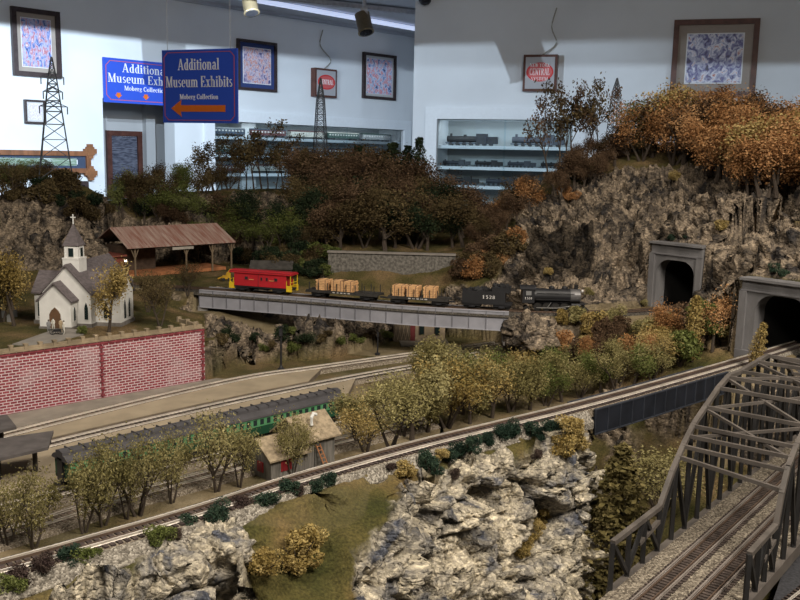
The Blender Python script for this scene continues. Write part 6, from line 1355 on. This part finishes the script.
# right mountain top
scatter(44, [(635, 160), (660, 140), (700, 142), (800, 152), (800, 208), (745, 198), (690, 172)], (.10, .16), [('round', 'orange'), ('round', 'orange'), ('round', 'gold'), ('round', 'rust'), ('multi', 'orange')], '%s autumn tree crowning the right mountain', '%s trees crowning the right mountain', seed=12, wide=1.2, mind=8)
scatter(16, [(548, 192), (580, 166), (640, 145), (650, 160), (600, 180), (560, 205)], (.05, .09), [('round', 'rust'), ('round', 'brown'), ('round', 'rust')], '%s tree on the shoulder of the right mountain', '%s trees on the mountain shoulder', seed=13, wide=1.3, mind=8)
for k, (x, b, t) in enumerate(((549, 172, 96), (560, 166, 82), (572, 163, 84), (586, 160, 80), (598, 158, 88), (566, 168, 92), (594, 160, 104))):
    p = D(x, b, 2.33); p = Vector((p.x, p.y, drop(p.x, p.y) - .003)); place('thin_tree', 'tree', 'thin', 'brown' if k % 2 else 'rust', p, hgt(p, t), 'tall thin autumn tree standing alone against the white wall left of the mountain top', 'tall thin trees on the mountain', .8, k % 3)
p = D(632, 150, 2.28); p = Vector((p.x, p.y, drop(p.x, p.y) - .002)); place('green_tree', 'tree', 'round', 'green', p, hgt(p, 100), 'single green tree beside the small lattice tower on the right mountain', None, 1.1, 1)
for k, (x, t) in enumerate(((672, 88), (694, 90), (712, 96), (738, 104), (762, 106), (785, 104))):
    p = D(x, 145, 2.2); p = Vector((p.x, p.y, drop(p.x, p.y) - .002)); place('autumn_tree', 'tree', 'multi', 'orange', p, hgt(p, t), 'tall loose orange tree on the right mountain skyline', 'tall skyline trees, orange', .9, k % 3)
# left hill
scatter(16, [(0, 200), (30, 184), (57, 175), (80, 184), (110, 215), (90, 222), (40, 205)], (.03, .05), [('bush', 'dark'), ('bush', 'brown')], '%s brush on the top of the left rocky hill', '%s brush on the left hill', name='shrub', cat='shrub', seed=31, wide=1.2, mind=8)
scatter(22, [(230, 262), (330, 256), (325, 280), (250, 268)], (.025, .045), [('bush', 'dark'), ('bush', 'brown'), ('bush', 'green')], '%s shrub on the bank behind the red caboose', '%s shrubs behind the caboose', name='shrub', cat='shrub', seed=32, wide=1.1, mind=7)
scatter(14, [(455, 262), (500, 250), (520, 236), (500, 275), (458, 285)], (.025, .045), [('bush', 'rust'), ('bush', 'brown'), ('bush', 'orange')], '%s shrub at the foot of the mountain flank', '%s shrubs at the mountain foot', name='shrub', cat='shrub', seed=33, wide=1.1, mind=7)
scatter(18, [(205, 345), (230, 352), (330, 350), (395, 340), (380, 330), (240, 335), (208, 330)], (.012, .024), [('bush', 'dark'), ('bush', 'brown'), ('bush', 'green')], '%s low shrub at the rock foot behind the yard', '%s low shrubs behind the yard', name='shrub', cat='shrub', seed=34, wide=1.2, mind=7)
scatter(9, [(0, 196), (30, 184), (48, 178), (46, 190), (0, 205)], (.05, .10), [('multi', 'brown'), ('multi', 'green')], '%s tree on the skyline of the left rocky hill', '%s trees on the left hill', seed=15, mind=5)
for q, Y, t, l, lab in (((14, 326), None, 250, 'gold', 'yellow brown tree on the church lawn at the left edge'), ((2, 322), None, 262, 'brown', 'dull brown tree at the very left edge beside the church'), ((109, 332), None, 263, 'gold', 'olive yellow tree in front of the church side wall by the parapet'), ((160, 326), None, 277, 'brown', 'dull brown bushy tree at the right end of the church yard'), ((148, 312), None, 270, 'brown', 'brown tree between the church and the open shed'), ((188, 296), None, 262, 'brown', 'bare leaning brown tree before the open shed')):
    p = G(*q, 1.308); place('yard_tree', 'tree', 'multi' if l != 'gold' else 'round', l, p, hgt(p, t), lab, None, .85, random.randrange(3))
# slope between the two portals and around the tracks
scatter(26, [(560, 322), (640, 320), (700, 318), (725, 340), (700, 362), (600, 378), (560, 360)], (.03, .055), [('bush', 'olive'), ('bush', 'orange'), ('bush', 'rust'), ('bush', 'gold'), ('bush', 'green')], '%s shrub on the slope below the freight line', '%s shrubs on the slope', name='shrub', cat='shrub', seed=17, wide=.9, mind=10)
for (x, b), t, kind, l, lab in (((692, 362), 296, 'column', 'gold', 'slim yellow green column tree between the two tunnel portals'), ((712, 352), 292, 'round', 'orange', 'orange tree on the slope left of the nearer tunnel portal'), ((668, 350), 302, 'round', 'orange', 'coral orange tree below the farther tunnel portal'), ((752, 370), 318, 'column', 'gold', 'thin leaning yellow tree at the mouth of the nearer tunnel'), ((680, 366), 330, 'bush', 'green', 'dark green shrub at the foot of the slim yellow tree')):
    h = hitpx(x, b, TB); p = h[0] if h else G(x, b, 1.28)
    place('portal_tree' if kind != 'bush' else 'shrub', 'tree' if kind != 'bush' else 'shrub', kind, l, p, hgt(p, t), lab, None, .9, 0, .25 if 'leaning' in lab else 0)
# shrubs: pixel on the surface, size in metres
def shrub(px, py, s, l, lab, grp, wide=1.1, objs=None):
    h = hitpx(px, py, objs)
    if h: place('shrub', 'shrub', 'bush', l, h[0] - Z3 * s * .15, s, lab, grp, wide, random.randrange(3))
for px, py, s in ((64, 565, .012), (187, 528, .011), (219, 520, .014), (262, 507, .012), (270, 504, .010), (293, 496, .013), (318, 491, .010), (330, 485, .011), (425, 468, .016), (433, 474, .013), (447, 461, .013), (459, 456, .014), (470, 451, .014), (488, 444, .012), (503, 438, .016), (513, 434, .014), (530, 435, .014), (540, 438, .012), (551, 430, .012)): shrub(px, py, s * 1.2, 'bushg', 'small deep green shrub beside the foreground ballast', 'deep green shrubs along the main line')
for px, py, s in ((40, 573, .012), (47, 568, .012), (20, 588, .014), (74, 560, .009), (238, 511, .013), (244, 508, .011), (176, 540, .010), (455, 478, .010), (300, 495, .008), (538, 458, .010), (390, 470, .008)): shrub(px, py, s * 1.1, 'plum', 'small plum brown shrub beside the foreground ballast', 'plum brown shrubs along the main line')
for px, py, s in ((86, 562, .014), (160, 540, .015), (152, 545, .011), (10, 590, .014)): shrub(px, py, s, 'green', 'small yellow green shrub on the bank at lower left', 'yellow green shrubs at lower left')
for px, py, s in ((404, 476, .014), (440, 459, .010), (566, 455, .020), (574, 448, .020), (563, 440, .018), (576, 436, .018), (568, 430, .016), (298, 562, .022), (308, 552, .016), (266, 572, .018), (290, 570, .014)): shrub(px, py, s * 1.25, 'gold', 'ochre yellow shrub growing above the foreground cliff', 'ochre shrubs on the cliff top')
for k, (px, py, s) in enumerate(((540, 513, .014), (542, 522, .014), (538, 531, .013), (532, 540, .012), (527, 549, .014), (522, 557, .013))): shrub(px, py, s, 'gold', 'ochre creeper tuft on the foreground cliff face, %s from the top' % ORD[k], 'creeper tufts on the cliff face')
for px, py, s, l in ((652, 330, .02, 'bushg'), (598, 318, .014, 'bushg'), (606, 319, .012, 'bushg'), (650, 302, .02, 'gold'), (643, 305, .014, 'olive'), (672, 240, .014, 'bushg'), (685, 238, .014, 'bushg'), (775, 272, .016, 'bushg'), (782, 276, .014, 'bushg'), (720, 230, .022, 'gold'), (565, 197, .03, 'orange'), (572, 200, .024, 'orange'), (550, 275, .018, 'gold'), (590, 295, .016, 'olive'), (674, 180, .025, 'gold'), (480, 262, .03, 'orange'), (470, 272, .025, 'rust'), (490, 270, .02, 'rust'), (500, 262, .018, 'green')):
    shrub(px, py, s, l, '%s shrub clinging to the right mountain rock' % {'bushg': 'deep green'}.get(l, nm.get(l, l)), 'rock shrubs, ' + l, 1.2, TB)
shrub(84, 334, .016, 'green', 'rounded green bush beside the church porch', None)
# ravine conifers and bush
for (x, b), t, w, lab, kd, l in (((614, 592), 446, 1.7, 'tall dark olive conifer beside the cliff in the ravine', 'cone', 'conif'), ((600, 596), 496, 1.7, 'shorter olive conifer against the cliff foot in the ravine', 'cone', 'conif'), ((630, 585), 505, 1.6, 'broad olive conifer at the ravine foot nearest the truss bridge', 'cone', 'conif'), ((660, 516), 452, 1.5, 'olive bushy tree on the pale rock in the ravine', 'multi', 'olive'), ((588, 600), 560, 1.1, 'small olive conifer at the bottom of the ravine', 'cone', 'conif')):
    h = hitpx(x, b, TB); p = h[0] if h else G(x, b, 1.14); place('conifer' if kd == 'cone' else 'bushy_tree', 'tree', kd, l, p, hgt(p, t), lab, None, w, 1)
# ---- boulders
def boulder(c, R3, seed, label, m=M_ter, name='boulder'):
    n, k = 60, 34; th = np.linspace(0, 2 * np.pi, n)[None, :]; ph = np.linspace(-.5 * np.pi, .5 * np.pi, k)[:, None]
    P = np.stack([np.cos(ph) * np.cos(th) * R3[0], np.cos(ph) * np.sin(th) * R3[1], np.sin(ph) * np.ones_like(th) * R3[2]], -1); u = P / (np.linalg.norm(P, axis=-1, keepdims=True) + 1e-9)
    d, t = rock_disp(P.reshape(-1, 3) + seed, max(R3) * .30, seed, 1.0 / max(R3), 2.6 / max(R3), 1.0, .2 * max(R3)); P = P + u * (d.reshape(P.shape[:2]) + .0)[..., None]; P[:, -1] = P[:, 0]; P[0] = P[0].mean(0); P[-1] = P[-1].mean(0)
    o = grid_mesh(name, P, m or M_cliff, dict(rock=np.ones(P.shape[:2]), tint=t.reshape(P.shape[:2]), dirt=np.zeros(P.shape[:2]))); o.location = c; tag(o, label, 'rock'); return o
p = D(529, 336, 1.50); boulder(p, (.044, .036, .038), 5, 'large pale boulder below the right end of the grey bridge')
CF_ = [o for o in TERR if o.name == 'cliff_foreground']
p = hitpx(214, 548, CF_)[0] - Z3 * .006; boulder(p, (.030, .022, .024), 9, 'pale rounded rock mass left of the grassy hollow on the foreground cliff', M_cliff)
p = hitpx(166, 566, CF_)[0] - Z3 * .006; boulder(p, (.026, .018, .018), 14, 'pale rock mass at the lower left below the foreground ballast', M_cliff)
shrub(520, 322, .018, 'olive', 'olive shrub on top of the pale boulder', None)

# ============================================================ labels: make look-alikes tell apart by their place in the row
ONES = 'first second third fourth fifth sixth seventh eighth ninth tenth eleventh twelfth thirteenth fourteenth fifteenth sixteenth seventeenth eighteenth nineteenth'.split()
def ordinal(n):
    if n <= 19: return ONES[n - 1]
    t, u = divmod(n, 10); return (['', '', 'twentieth', 'thirtieth', 'fortieth', 'fiftieth'][t] if u == 0 else ['', '', 'twenty', 'thirty', 'forty', 'fifty'][t] + '-' + ONES[u - 1])
bpy.context.view_layer.update()
by = {}
for o in COL.objects:
    if not o.parent and 'label' in o: by.setdefault(o['label'], []).append(o)
for lab, lst in by.items():
    if len(lst) < 2: continue
    lst.sort(key=lambda o: pxof(o.matrix_world.translation)[0]); n = len(lst); words = lab.split()
    if 'group' not in lst[0]:
        for o in lst: o['group'] = lab
    for i, o in enumerate(lst): o['label'] = ' '.join(words[:11]) + ', ' + ('leftmost' if i == 0 else 'rightmost' if i == n - 1 else ordinal(i + 1) + ' from left') + ' of ' + str(n)
